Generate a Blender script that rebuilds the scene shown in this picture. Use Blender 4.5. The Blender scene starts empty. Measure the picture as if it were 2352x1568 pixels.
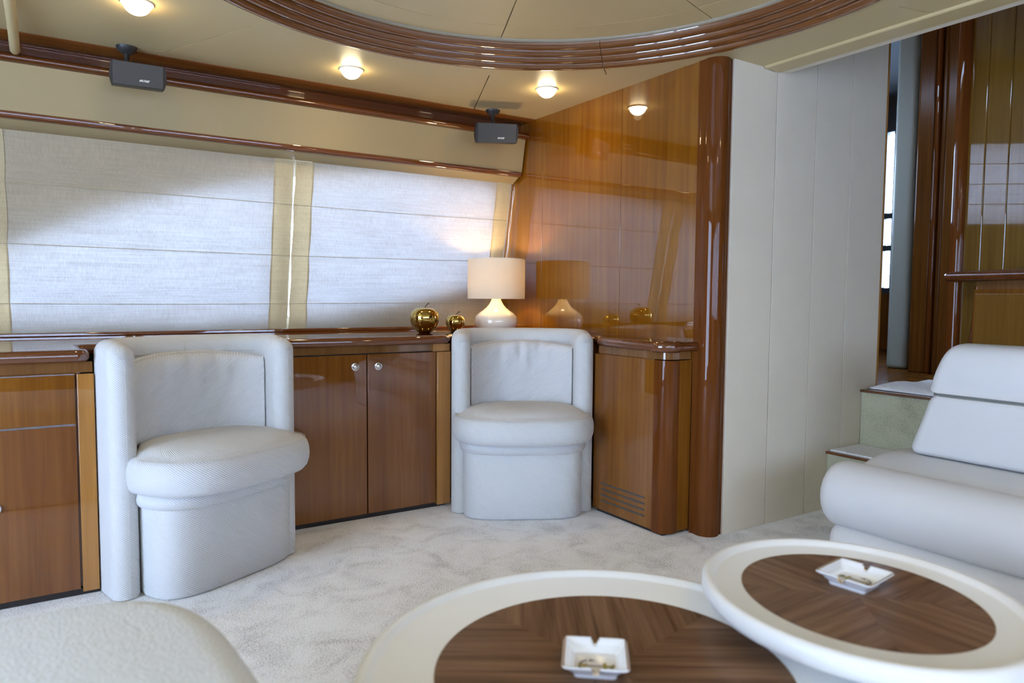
import bpy, bmesh, math, random
from mathutils import Vector, Matrix
random.seed(7)
sc = bpy.context.scene
COL = sc.collection
PI = math.pi

# ------------------------------------------------------------------ camera
CAM_YAW, CAM_PITCH, CAM_ROLL, F_PX = 0.574242, 0.0630886, 0.0077161, 1646.7
def make_camera():
    cy, sy, cp, sp = math.cos(CAM_YAW), math.sin(CAM_YAW), math.cos(CAM_PITCH), math.sin(CAM_PITCH)
    fwd = Vector((sy*cp, cy*cp, -sp)); right = Vector((cy, -sy, 0)); up = right.cross(fwd)
    c, s = math.cos(CAM_ROLL), math.sin(CAM_ROLL)
    r2, u2 = right*c + up*s, up*c - right*s
    cam = bpy.data.cameras.new('camera'); o = bpy.data.objects.new('camera', cam); COL.objects.link(o)
    m = Matrix((r2, u2, -fwd)).transposed().to_4x4(); m.translation = (0, 0, 1.0); o.matrix_world = m
    cam.sensor_width = 36.0; cam.lens = F_PX/2352*36.0; cam.clip_start = 0.02
    cam.dof.use_dof = True; cam.dof.focus_distance = 3.1; cam.dof.aperture_fstop = 2.4
    sc.camera = o
make_camera()

# ------------------------------------------------------------------ world and daylight
SKY = (0.545, 0.70, 1.0); SKY_STRENGTH = 18.0
w = bpy.data.worlds.new('sky'); sc.world = w; w.use_nodes = True
bg = w.node_tree.nodes['Background']; bg.inputs[0].default_value = (*SKY, 1); bg.inputs[1].default_value = SKY_STRENGTH
sc.view_settings.view_transform = 'Standard'; sc.view_settings.look = 'None'
sc.view_settings.gamma = 1.0; sc.view_settings.use_curve_mapping = False
sc.view_settings.exposure = 0.42
sc.cycles.use_denoising = True
sc.cycles.use_adaptive_sampling = True; sc.cycles.adaptive_threshold = 0.025
sc.cycles.max_bounces = 8; sc.cycles.diffuse_bounces = 4; sc.cycles.glossy_bounces = 4
sc.cycles.transmission_bounces = 6; sc.cycles.transparent_max_bounces = 8
sc.cycles.sample_clamp_indirect = 6.0
sc.cycles.caustics_reflective = False; sc.cycles.caustics_refractive = False

def portal(name, loc, size, direction):
    L = bpy.data.lights.new(name, 'AREA'); L.shape = 'RECTANGLE'; L.size, L.size_y = size
    L.cycles.is_portal = True
    o = bpy.data.objects.new(name, L); COL.objects.link(o); o.location = loc
    o.rotation_euler = Vector(direction).to_track_quat('-Z', 'Y').to_euler()
portal('daylight_portal_aft', (-3.02, 1.0, 0.98), (1.95, 2.3), (1, 0, 0))
portal('daylight_portal_port', (0.95, 3.72, 1.25), (3.3, 0.95), (0, -1, 0))
portal('daylight_portal_starboard', (0.0, -1.97, 1.25), (5.0, 0.95), (0, 1, 0))
portal('daylight_portal_forward', (6.22, 2.95, 1.75), (1.4, 1.5), (-1, 0, 0))
portal('daylight_portal_port_forward', (4.30, 3.68, 1.87), (3.4, 0.62), (0, -1, 0))

CZ = 1.9686          # ceiling height
XW = 2.276           # glossy wood wall
YP = 2.012           # white panelled wall
RC = (1.16, 1.60)    # centre of the ceiling ring

# ------------------------------------------------------------------ materials
def new_mat(name):
    m = bpy.data.materials.new(name); m.use_nodes = True
    nt = m.node_tree; b = nt.nodes['Principled BSDF']
    return m, nt, b
def node(nt, typ, **kw):
    n = nt.nodes.new(typ)
    for k, v in kw.items(): setattr(n, k, v)
    return n
def mapping(nt, scale=(1, 1, 1), rot=(0, 0, 0), coord='Object'):
    t = node(nt, 'ShaderNodeTexCoord'); mp = node(nt, 'ShaderNodeMapping')
    mp.inputs['Scale'].default_value = scale; mp.inputs['Rotation'].default_value = rot
    nt.links.new(t.outputs[coord], mp.inputs['Vector']); return mp
def noise(nt, mp, scale, detail=4, rough=0.55, dist=0.0):
    n = node(nt, 'ShaderNodeTexNoise'); n.inputs['Scale'].default_value = scale
    n.inputs['Detail'].default_value = detail; n.inputs['Roughness'].default_value = rough; n.inputs['Distortion'].default_value = dist
    if mp: nt.links.new(mp.outputs['Vector'], n.inputs['Vector'])
    return n
def ramp(nt, src, stops):
    r = node(nt, 'ShaderNodeValToRGB'); e = r.color_ramp.elements
    while len(e) < len(stops): e.new(0.5)
    for el, (p, c) in zip(e, stops): el.position = p; el.color = (*c, 1)
    nt.links.new(src, r.inputs['Fac']); return r
def bump(nt, b, src, strength, dist):
    n = node(nt, 'ShaderNodeBump'); n.inputs['Strength'].default_value = strength; n.inputs['Distance'].default_value = dist
    nt.links.new(src, n.inputs['Height']); nt.links.new(n.outputs['Normal'], b.inputs['Normal']); return n
def mixc(nt, fac, a, b_):
    m = node(nt, 'ShaderNodeMix', data_type='RGBA'); 
    if isinstance(fac, float): m.inputs[0].default_value = fac
    else: nt.links.new(fac, m.inputs[0])
    for s, v in ((6, a), (7, b_)):
        if isinstance(v, tuple): m.inputs[s].default_value = (*v, 1)
        else: nt.links.new(v, m.inputs[s])
    return m

def wood(name, dark, mid, light, grain='z', rough=0.16, coat=1.0, ior=1.75, fine=60.0, broad=7.0):
    m, nt, b = new_mat(name)
    st = {'z': (1, 1, 0.035), 'x': (0.035, 1, 1), 'y': (1, 0.035, 1)}[grain]
    mp = mapping(nt, st)
    n1 = noise(nt, mp, fine, 5, 0.6, 0.4); n2 = noise(nt, mp, broad, 3, 0.5, 0.8)
    mul = node(nt, 'ShaderNodeMath', operation='MULTIPLY_ADD'); mul.inputs[1].default_value = 0.45
    nt.links.new(n1.outputs['Fac'], mul.inputs[0])
    sc2 = node(nt, 'ShaderNodeMath', operation='MULTIPLY'); sc2.inputs[1].default_value = 0.55
    nt.links.new(n2.outputs['Fac'], sc2.inputs[0]); nt.links.new(sc2.outputs[0], mul.inputs[2])
    r = ramp(nt, mul.outputs[0], [(0.33, dark), (0.5, mid), (0.68, light)])
    nt.links.new(r.outputs['Color'], b.inputs['Base Color'])
    b.inputs['Roughness'].default_value = 0.4; b.inputs['Specular IOR Level'].default_value = 0.0
    b.inputs['Coat Weight'].default_value = coat; b.inputs['Coat Roughness'].default_value = max(0.004, rough*0.2-0.016); b.inputs['Coat IOR'].default_value = ior
    return m

def plain(name, col, rough=0.5, metal=0.0, spec=0.5, coat=0.0, var=0.0, vscale=8.0, bs=0.0, bscale=200.0, bdist=0.001):
    m, nt, b = new_mat(name)
    b.inputs['Roughness'].default_value = rough; b.inputs['Metallic'].default_value = metal
    b.inputs['Specular IOR Level'].default_value = spec; b.inputs['Coat Weight'].default_value = coat
    b.inputs['Coat Roughness'].default_value = 0.03
    mp = mapping(nt)
    if var > 0:
        n = noise(nt, mp, vscale, 3)
        lo = tuple(c*(1-var) for c in col); hi = tuple(min(1, c*(1+var)) for c in col)
        r = ramp(nt, n.outputs['Fac'], [(0.3, lo), (0.7, hi)]); nt.links.new(r.outputs['Color'], b.inputs['Base Color'])
    else: b.inputs['Base Color'].default_value = (*col, 1)
    if bs > 0:
        n = noise(nt, mp, bscale, 4); bump(nt, b, n.outputs['Fac'], bs, bdist)
    return m

def weave(name, col, rows=135.0, chev=95.0, bs=0.8, dist=0.0012, rough=0.85, sheen=0.2):
    """woven zig-zag upholstery laid along the cloth (uv in metres)"""
    m, nt, b = new_mat(name)
    t = node(nt, 'ShaderNodeTexCoord'); sp = node(nt, 'ShaderNodeSeparateXYZ'); nt.links.new(t.outputs['UV'], sp.inputs[0])
    def mth(op, a, b_=None, c=None):
        n = node(nt, 'ShaderNodeMath', operation=op)
        for k, v in enumerate((a, b_, c)):
            if v is None: continue
            if isinstance(v, (int, float)): n.inputs[k].default_value = v
            else: nt.links.new(v, n.inputs[k])
        return n.outputs[0]
    ph = mth('MULTIPLY_ADD', sp.outputs[1], rows, mth('MULTIPLY', sp.outputs[0], chev))      # diagonal twill
    wv = mth('MULTIPLY_ADD', mth('SINE', mth('MULTIPLY', ph, 6.2832)), 0.5, 0.5)
    thread = mth('MULTIPLY_ADD', mth('SINE', mth('MULTIPLY', mth('MULTIPLY_ADD', sp.outputs[0], 190.0, mth('MULTIPLY', sp.outputs[1], -120.0)), 6.2832)), 0.16, wv)
    lo = tuple(c*0.74 for c in col)
    r = ramp(nt, thread, [(0.05, lo), (0.55, col)]); nt.links.new(r.outputs['Color'], b.inputs['Base Color'])
    b.inputs['Roughness'].default_value = rough; b.inputs['Sheen Weight'].default_value = sheen; b.inputs['Specular IOR Level'].default_value = 0.2
    bump(nt, b, thread, bs, dist); return m

def linen(name, col, trans, tcol):
    m, nt, b = new_mat(name)
    out = nt.nodes['Material Output']; nt.nodes.remove(b)
    mpx = mapping(nt, (6, 6, 260)); mpz = mapping(nt, (260, 260, 6)); mp = mapping(nt, (1, 1, 1))
    a = noise(nt, mpx, 1.0, 3); c = noise(nt, mpz, 1.0, 3); big = noise(nt, mp, 9, 3)
    ad = node(nt, 'ShaderNodeMath', operation='ADD'); nt.links.new(a.outputs['Fac'], ad.inputs[0]); nt.links.new(c.outputs['Fac'], ad.inputs[1])
    hf = node(nt, 'ShaderNodeMath', operation='MULTIPLY_ADD'); hf.inputs[1].default_value = 0.45; nt.links.new(ad.outputs[0], hf.inputs[0])
    b2 = node(nt, 'ShaderNodeMath', operation='MULTIPLY'); b2.inputs[1].default_value = 0.12; nt.links.new(big.outputs['Fac'], b2.inputs[0]); nt.links.new(b2.outputs[0], hf.inputs[2])
    r = ramp(nt, hf.outputs[0], [(0.36, tuple(x*0.56 for x in tcol)), (0.60, tcol)])
    r2 = ramp(nt, hf.outputs[0], [(0.36, tuple(x*0.85 for x in col)), (0.62, col)])
    t = node(nt, 'ShaderNodeBsdfTranslucent'); d = node(nt, 'ShaderNodeBsdfDiffuse'); mx = node(nt, 'ShaderNodeMixShader')
    nt.links.new(r.outputs['Color'], t.inputs['Color']); nt.links.new(r2.outputs['Color'], d.inputs['Color'])
    mx.inputs[0].default_value = trans
    nt.links.new(d.outputs[0], mx.inputs[1]); nt.links.new(t.outputs[0], mx.inputs[2]); nt.links.new(mx.outputs[0], out.inputs['Surface'])
    return m

def emission(name, col, strength):
    m, nt, b = new_mat(name)
    b.inputs['Base Color'].default_value = (*col, 1); b.inputs['Emission Color'].default_value = (*col, 1)
    b.inputs['Emission Strength'].default_value = strength; b.inputs['Roughness'].default_value = 0.4; return m

def pane_mat(name, tint=(0.95, 0.98, 1.0)):
    m, nt, b = new_mat(name); out = nt.nodes['Material Output']; nt.nodes.remove(b)
    t = node(nt, 'ShaderNodeBsdfTransparent'); t.inputs[0].default_value = (*tint, 1)
    g = node(nt, 'ShaderNodeBsdfGlossy'); g.inputs['Roughness'].default_value = 0.02; mx = node(nt, 'ShaderNodeMixShader'); mx.inputs[0].default_value = 0.06
    nt.links.new(t.outputs[0], mx.inputs[1]); nt.links.new(g.outputs[0], mx.inputs[2]); nt.links.new(mx.outputs[0], out.inputs['Surface']); return m

def carpet_mat(name, c0, c1, c2):
    m, nt, b = new_mat(name); mp = mapping(nt)
    fine = noise(nt, mp, 215, 4, 0.7); patch = noise(nt, mp, 7, 4, 0.6, 0.6)
    mx = node(nt, 'ShaderNodeMath', operation='MULTIPLY_ADD'); mx.inputs[1].default_value = 0.70; nt.links.new(fine.outputs['Fac'], mx.inputs[0])
    p2 = node(nt, 'ShaderNodeMath', operation='MULTIPLY'); p2.inputs[1].default_value = 0.30; nt.links.new(patch.outputs['Fac'], p2.inputs[0]); nt.links.new(p2.outputs[0], mx.inputs[2])
    r = ramp(nt, mx.outputs[0], [(0.38, c0), (0.455, c1), (0.53, c2)]); nt.links.new(r.outputs['Color'], b.inputs['Base Color'])
    b.inputs['Roughness'].default_value = 0.95; b.inputs['Sheen Weight'].default_value = 0.25; b.inputs['Specular IOR Level'].default_value = 0.1
    bump(nt, b, mx.outputs[0], 0.65, 0.006); return m

M = {}
M['cherry'] = wood('cherry veneer', (0.13, 0.042, 0.005), (0.19, 0.067, 0.008), (0.25, 0.100, 0.015), ior=1.6)
M['cherry_panel'] = wood('cherry wall veneer', (0.14, 0.042, 0.002), (0.20, 0.067, 0.004), (0.255, 0.098, 0.008), ior=2.05, rough=0.1, fine=45, broad=5)
M['cherry_door'] = wood('cherry door veneer', (0.12, 0.036, 0.006), (0.17, 0.057, 0.010), (0.22, 0.082, 0.016), ior=1.65)
M['honey'] = wood('honey cherry edging', (0.30, 0.125, 0.026), (0.375, 0.165, 0.038), (0.44, 0.205, 0.055), ior=1.7)
M['frieze'] = wood('brown frieze veneer', (0.135, 0.058, 0.018), (0.185, 0.082, 0.026), (0.24, 0.112, 0.038), ior=1.6)
M['mahogany'] = wood('dark mahogany moulding', (0.080, 0.021, 0.005), (0.118, 0.033, 0.008), (0.16, 0.049, 0.013), grain='x', ior=1.85)
M['mahogany_v'] = wood('dark mahogany upright', (0.085, 0.022, 0.004), (0.125, 0.036, 0.007), (0.165, 0.053, 0.011), grain='z', ior=1.5, coat=0.5)
M['ring_wood'] = wood('ring mahogany', (0.13, 0.043, 0.010), (0.155, 0.053, 0.012), (0.185, 0.066, 0.016), grain='x', ior=1.9, fine=14, broad=3)
M['soffit_wood'] = wood('brown soffit veneer', (0.13, 0.040, 0.009), (0.185, 0.060, 0.013), (0.235, 0.085, 0.020), grain='x', ior=1.6)
M['strip_wood'] = wood('glossy dark strip', (0.075, 0.024, 0.010), (0.105, 0.034, 0.013), (0.14, 0.046, 0.018), grain='x', ior=1.5, coat=0.6, rough=0.1)
M['olive_wood'] = wood('olive cabinet veneer', (0.15, 0.066, 0.010), (0.20, 0.092, 0.015), (0.25, 0.122, 0.024), ior=1.6)
M['bulk_wood'] = wood('yellow brown plank veneer', (0.11, 0.050, 0.007), (0.155, 0.076, 0.011), (0.20, 0.105, 0.019), ior=1.8, rough=0.1)
M['linen_sheer'] = linen('sheer linen cloth', (0.64, 0.60, 0.55), 0.28, (0.70, 0.66, 0.66))
M['voile'] = linen('thin voile cloth', (0.70, 0.66, 0.60), 0.72, (0.82, 0.80, 0.80))
M['walnut'] = wood('walnut table veneer', (0.08, 0.040, 0.022), (0.165, 0.090, 0.050), (0.25, 0.145, 0.083), grain='x', rough=1.2, coat=0.35, ior=1.45, fine=95, broad=38)
M['door_dark'] = wood('dark doorframe wood', (0.07, 0.024, 0.005), (0.115, 0.042, 0.008), (0.16, 0.062, 0.012), ior=1.5, coat=0.3, rough=1.0)
M['ceiling'] = plain('cream ceiling leather', (0.53, 0.41, 0.21), 0.42, spec=0.4, bs=0.12, bscale=420, bdist=0.0006)
M['valance'] = plain('beige valance leather', (0.34, 0.25, 0.12), 0.5, spec=0.35, bs=0.12, bscale=420, bdist=0.0006)
M['offwhite'] = plain('off-white padded panel', (0.76, 0.68, 0.545), 0.55, spec=0.3, var=0.02, bs=0.12, bscale=500, bdist=0.0005)
M['backing'] = plain('dark seam backing', (0.13, 0.09, 0.05), 0.8)
M['lip'] = plain('grey recess lip', (0.27, 0.22, 0.15), 0.5)
M['fabric'] = weave('woven cream upholstery', (0.66, 0.65, 0.635))
M['stitch'] = plain('stitching thread', (0.50, 0.47, 0.43), 0.9)
M['sofa'] = plain('smooth sofa upholstery', (0.67, 0.665, 0.66), 0.6, spec=0.3, var=0.02, vscale=4, bs=0.15, bscale=500, bdist=0.0006)
M['piping'] = plain('grey piping', (0.25, 0.25, 0.23), 0.7)
M['boucle'] = plain('boucle cloth', (0.82, 0.84, 0.87), 0.95, spec=0.1, var=0.06, vscale=160, bs=0.8, bscale=190, bdist=0.006)
M['carpet'] = carpet_mat('cream carpet pile', (0.36, 0.33, 0.31), (0.83, 0.80, 0.785), (1.0, 0.99, 0.985))
M['carpet_step'] = carpet_mat('olive step carpet', (0.32, 0.30, 0.195), (0.43, 0.41, 0.275), (0.50, 0.48, 0.335))
M['linen'] = linen('linen blind cloth', (0.41, 0.34, 0.24), 0.068, (0.64, 0.65, 0.66))
M['linen_band'] = linen('linen blind border', (0.50, 0.41, 0.25), 0.065, (0.54, 0.41, 0.22))
M['linen_fold'] = plain('linen fold tuck', (0.46, 0.38, 0.25), 0.9)
M['gold'] = plain('polished gold', (0.52, 0.36, 0.10), 0.06, metal=1.0)
M['stem'] = plain('dark gold stem', (0.10, 0.07, 0.03), 0.35, metal=0.6)
M['ceramic'] = plain('glazed cream ceramic', (0.82, 0.75, 0.62), 0.15, coat=1.0)
M['speaker'] = plain('black speaker plastic', (0.018, 0.018, 0.018), 0.45)
M['grille'] = plain('charcoal speaker grille', (0.035, 0.034, 0.033), 0.7, bs=0.4, bscale=900, bdist=0.0005)
M['logo'] = plain('silver logo', (0.75, 0.74, 0.70), 0.4)
M['chrome'] = plain('chrome', (0.80, 0.81, 0.84), 0.07, metal=1.0)
M['table'] = plain('cream lacquer', (0.85, 0.84, 0.81), 0.38, spec=0.4)
M['porcelain'] = plain('white porcelain', (0.86, 0.86, 0.87), 0.12, coat=1.0)
M['gilt'] = plain('gilt edging', (0.42, 0.24, 0.06), 0.25, metal=0.8)
M['anchor_grey'] = plain('anchor print grey', (0.12, 0.10, 0.13), 0.4)
M['anchor_gold'] = plain('anchor print gold', (0.30, 0.25, 0.03), 0.4)
M['dark'] = plain('black gap', (0.012, 0.008, 0.006), 0.7)
M['vent'] = plain('vent slot grey', (0.06, 0.055, 0.05), 0.5)
M['pane'] = pane_mat('window pane')
M['hull'] = plain('white hull lining', (0.62, 0.60, 0.56), 0.6)
M['frame'] = plain('window frame grey', (0.30, 0.31, 0.32), 0.4)
M['frame_dark'] = plain('dark windscreen frame', (0.05, 0.055, 0.06), 0.4)
M['slate'] = plain('dark slate lining', (0.11, 0.12, 0.13), 0.6)
M['pillar'] = plain('grey green pillar', (0.30, 0.32, 0.27), 0.45)
M['mat_white'] = plain('white terry cloth', (0.93, 0.92, 0.91), 0.95, spec=0.1, var=0.06, vscale=60, bs=1.0, bscale=160, bdist=0.006)
M['chain'] = plain('white bead chain', (0.80, 0.78, 0.74), 0.4)
M['dome'] = emission('lit frosted glass', (1.0, 0.82, 0.50), 38.0)
M['bezel'] = plain('downlight bezel', (0.75, 0.68, 0.52), 0.35)

def shade_mat():
    m, nt, b = new_mat('lamp shade cloth'); out = nt.nodes['Material Output']; nt.nodes.remove(b)
    t = node(nt, 'ShaderNodeBsdfTranslucent'); t.inputs[0].default_value = (0.92, 0.80, 0.58, 1)
    d = node(nt, 'ShaderNodeBsdfDiffuse'); d.inputs[0].default_value = (0.74, 0.66, 0.52, 1)
    mx = node(nt, 'ShaderNodeMixShader'); mx.inputs[0].default_value = 0.19
    nt.links.new(d.outputs[0], mx.inputs[1]); nt.links.new(t.outputs[0], mx.inputs[2]); nt.links.new(mx.outputs[0], out.inputs['Surface']); return m
M['shade'] = shade_mat()

# ------------------------------------------------------------------ helpers
def link(name, me, mat, parent=None, smooth=False, smooth_angle=None):
    me.materials.clear(); me.materials.append(M[mat] if isinstance(mat, str) else mat)
    if smooth:
        for p in me.polygons: p.use_smooth = True
    o = bpy.data.objects.new(name, me); COL.objects.link(o)
    if parent is not None: o.parent = parent
    if smooth_angle is not None:
        for p in me.polygons: p.use_smooth = True
        try: me.set_sharp_from_angle(angle=math.radians(smooth_angle))
        except Exception: pass
    return o
def raw(name, vs, fs, mat, parent=None, smooth=False, smooth_angle=None, fix=True, uvs=None):
    me = bpy.data.meshes.new(name); me.from_pydata([tuple(v) for v in vs], [], fs); me.update()
    if uvs:                                   # one (u, v) per face corner, in metres
        lay = me.uv_layers.new(name='weave'); k = 0
        for f in uvs:
            for c in f: lay.data[k].uv = c; k += 1
    if fix:
        bm = bmesh.new(); bm.from_mesh(me); bmesh.ops.remove_doubles(bm, verts=bm.verts, dist=1e-6)
        bmesh.ops.recalc_face_normals(bm, faces=bm.faces); bm.to_mesh(me); bm.free()
    return link(name, me, mat, parent, smooth, smooth_angle)
def box(name, x0, x1, y0, y1, z0, z1, mat, parent=None, bev=0.0, seg=3, fn=None):
    bm = bmesh.new(); bmesh.ops.create_cube(bm, size=1.0)
    for v in bm.verts:
        v.co = Vector(((x0+x1)/2+v.co.x*(x1-x0), (y0+y1)/2+v.co.y*(y1-y0), (z0+z1)/2+v.co.z*(z1-z0)))
    if bev > 0:
        bmesh.ops.bevel(bm, geom=list(bm.edges), offset=bev, segments=seg, profile=0.5, affect='EDGES', clamp_overlap=True)
    bmesh.ops.recalc_face_normals(bm, faces=bm.faces); bm.normal_update()
    for f in bm.faces: f.smooth = bev > 0 and max(abs(f.normal.x), abs(f.normal.y), abs(f.normal.z)) < 0.999
    if fn:
        for v in bm.verts: v.co = Vector(fn(v.co))
    bmesh.ops.recalc_face_normals(bm, faces=bm.faces)
    me = bpy.data.meshes.new(name); bm.to_mesh(me); bm.free()
    return link(name, me, mat, parent)
def prism(name, poly, z0, z1, mat, parent=None, bev=0.0, seg=3):
    """polygon in xy extruded in z"""
    bm = bmesh.new(); vs = [bm.verts.new((x, y, z0)) for x, y in poly]; f = bm.faces.new(vs)
    r = bmesh.ops.extrude_face_region(bm, geom=[f]); bmesh.ops.translate(bm, vec=(0, 0, z1-z0), verts=[e for e in r['geom'] if isinstance(e, bmesh.types.BMVert)])
    bmesh.ops.recalc_face_normals(bm, faces=bm.faces)
    if bev > 0:
        bmesh.ops.bevel(bm, geom=[e for e in bm.edges if abs(e.verts[0].co.z-e.verts[1].co.z) < 1e-6], offset=bev, segments=seg, profile=0.5, affect='EDGES', clamp_overlap=True)
    me = bpy.data.meshes.new(name); bm.to_mesh(me); bm.free()
    return link(name, me, mat, parent, smooth_angle=35)
def prism_x(name, poly, x0, x1, mat, parent=None, smooth_angle=35):
    """closed polygon in (y,z) extruded along x"""
    n = len(poly); vs = [(x0, y, z) for y, z in poly] + [(x1, y, z) for y, z in poly]
    fs = [tuple(range(n)), tuple(range(n, 2*n))] + [(i, (i+1) % n, n+(i+1) % n, n+i) for i in range(n)]
    return raw(name, vs, fs, mat, parent, smooth_angle=smooth_angle)
def loft(name, rings, mat, parent=None, closed=True, caps=True, smooth_angle=50, swap_uv=False):
    n = len(rings[0]); vs = [v for r in rings for v in r]; fs = []
    m = n if closed else n-1
    R = [[Vector(p) for p in r] for r in rings]
    mid = max(range(len(R)), key=lambda i: sum((R[i][j]-R[i][(j+1) % n]).length for j in range(n)))
    U = [0.0]; V = [0.0]
    for j in range(m): U.append(U[-1]+(R[mid][j]-R[mid][(j+1) % n]).length)
    for i in range(len(R)-1): V.append(V[-1]+max((R[i][j]-R[i+1][j]).length for j in range(0, n, max(1, n//8))))
    uvs = []
    for i in range(len(rings)-1):
        for j in range(m):
            fs.append((i*n+j, i*n+(j+1) % n, (i+1)*n+(j+1) % n, (i+1)*n+j))
            uvs.append(((U[j], V[i]), (U[j+1], V[i]), (U[j+1], V[i+1]), (U[j], V[i+1])))
    if caps:
        fs.append(tuple(range(n))); fs.append(tuple(range((len(rings)-1)*n, len(rings)*n)))
        uvs += [tuple((p.x, p.y) for p in R[0]), tuple((p.x, p.y) for p in R[-1])]
    if swap_uv: uvs = [tuple((b, a) for a, b in f) for f in uvs]
    return raw(name, vs, fs, mat, parent, smooth_angle=smooth_angle, uvs=uvs)
def lathe(name, prof, mat, parent=None, c=(0, 0), seg=48, a0=0.0, a1=2*PI, sx=1.0, sy=1.0, rot=0.0, smooth_angle=45, closed_profile=False):
    full = abs(a1-a0-2*PI) < 1e-6
    k = seg if full else seg+1; n = len(prof); vs, fs = [], []
    cr, sr = math.cos(rot), math.sin(rot)
    for i in range(k):
        a = a0+(a1-a0)*i/seg
        for r, z in prof:
            x, y = r*math.cos(a)*sx, r*math.sin(a)*sy
            vs.append((c[0]+x*cr-y*sr, c[1]+x*sr+y*cr, z))
    for i in range(seg):
        i2 = (i+1) % k
        for j in range(n if closed_profile else n-1):
            j2 = (j+1) % n
            fs.append((i*n+j, i2*n+j, i2*n+j2, i*n+j2))
    if not full and closed_profile:
        fs.append(tuple(range(n))); fs.append(tuple(range((k-1)*n, k*n)))
    return raw(name, vs, fs, mat, parent, smooth_angle=smooth_angle)
def tube(name, pts, r, mat, parent=None, seg=10, closed=False, caps=True, radii=None, round_ends=False):
    P = [Vector(p) for p in pts]; n = len(P)
    if round_ends and not closed:
        d0 = (P[0]-P[1]).normalized(); d1 = (P[-1]-P[-2]).normalized(); R = radii or [r]*n; a, b = R[0], R[-1]
        pre = [(P[0]+d0*a*math.sin(t), a*math.cos(t)) for t in (1.5, 1.2, 0.8, 0.4)]
        post = [(P[-1]+d1*b*math.sin(t), b*math.cos(t)) for t in (0.4, 0.8, 1.2, 1.5)]
        radii = [q[1] for q in pre]+list(R)+[q[1] for q in post]; P = [q[0] for q in pre]+P+[q[0] for q in post]; n = len(P)
    rings, prev = [], None
    for i in range(n):
        if closed: t = (P[(i+1) % n]-P[i-1]).normalized()
        else: t = (P[min(i+1, n-1)]-P[max(i-1, 0)]).normalized()
        if prev is None:
            u = t.orthogonal().normalized()
        else:
            u = (prev-t*prev.dot(t)).normalized()
        prev = u; v = t.cross(u); rr = radii[i] if radii else r
        rings.append([P[i]+u*rr*math.cos(a)+v*rr*math.sin(a) for a in [2*PI*k/seg for k in range(seg)]])
    if closed:
        rings.append(rings[0]); return loft(name, rings, mat, parent, caps=False)
    return loft(name, rings, mat, parent, caps=caps)
def sup(a, b, n, t):
    c, s = math.cos(t), math.sin(t)
    return a*math.copysign(abs(c)**(2/n), c), b*math.copysign(abs(s)**(2/n), s)
def thing(name, label, cat, loc=(0, 0, 0), rotz=0.0, group=None):
    o = bpy.data.objects.new(name, None); COL.objects.link(o); o.empty_display_size = 0.1
    o.location = loc; o.rotation_euler = (0, 0, rotz); tag(o, label, cat, group); return o
def tag(o, label, cat, group=None):
    o['label'] = label; o['category'] = cat
    if group: o['group'] = group
    return o
def struct(o, label=None):
    o['kind'] = 'structure'
    if label: o['label'] = label
    return o
def struct_root(name, label=None):
    o = bpy.data.objects.new(name, None); COL.objects.link(o); return struct(o, label)
def solid(o, t, off=0.0):
    md = o.modifiers.new('thickness', 'SOLIDIFY'); md.thickness = t; md.offset = off; return o

# ================================================================== SETTING
struct(box('floor', -3.1, 6.3, -2.0, 3.9, -0.05, 0.0, 'carpet'), 'pale cream cut-pile carpet floor')

# ---- saloon ceiling: backing + leather panels cut by radial joints, round recess
ceil = struct_root('ceiling', 'cream leather panelled ceiling around the wooden ring')
GAP = 0.0022
def sector(name, r0, r1, a0, a1, z0, z1, mat, parent, n=14):
    """annular panel between two radii (r may be function of angle), with joint gaps"""
    vs, fs = [], []
    f0 = r0 if callable(r0) else (lambda a: r0); f1 = r1 if callable(r1) else (lambda a: r1)
    for i in range(n+1):
        a = a0+(a1-a0)*i/n
        for r, z in ((f0(a), z0), (f1(a), z0), (f1(a), z1), (f0(a), z1)):
            da = 0.0
            if i == 0: da = GAP/max(r, 0.05)
            if i == n: da = -GAP/max(r, 0.05)
            vs.append((RC[0]+r*math.cos(a+da), RC[1]+r*math.sin(a+da), z))
    for i in range(n):
        for j in range(4): fs.append((4*i+j, 4*i+(j+1) % 4, 4*i+4+(j+1) % 4, 4*i+4+j))
    fs += [(0, 1, 2, 3), (4*n, 4*n+1, 4*n+2, 4*n+3)]
    return raw(name, vs, fs, mat, parent)
X0, X1, Y0, Y1 = -3.05, 2.642, -2.0, 3.297
def rect_r(a):
    c, s = math.cos(a), math.sin(a); best = 1e9
    if c > 1e-6: best = min(best, (X1-RC[0])/c)
    if c < -1e-6: best = min(best, (X0-RC[0])/c)
    if s > 1e-6: best = min(best, (Y1-RC[1])/s)
    if s < -1e-6: best = min(best, (Y0-RC[1])/s)
    return best
D2R = math.radians
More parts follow.
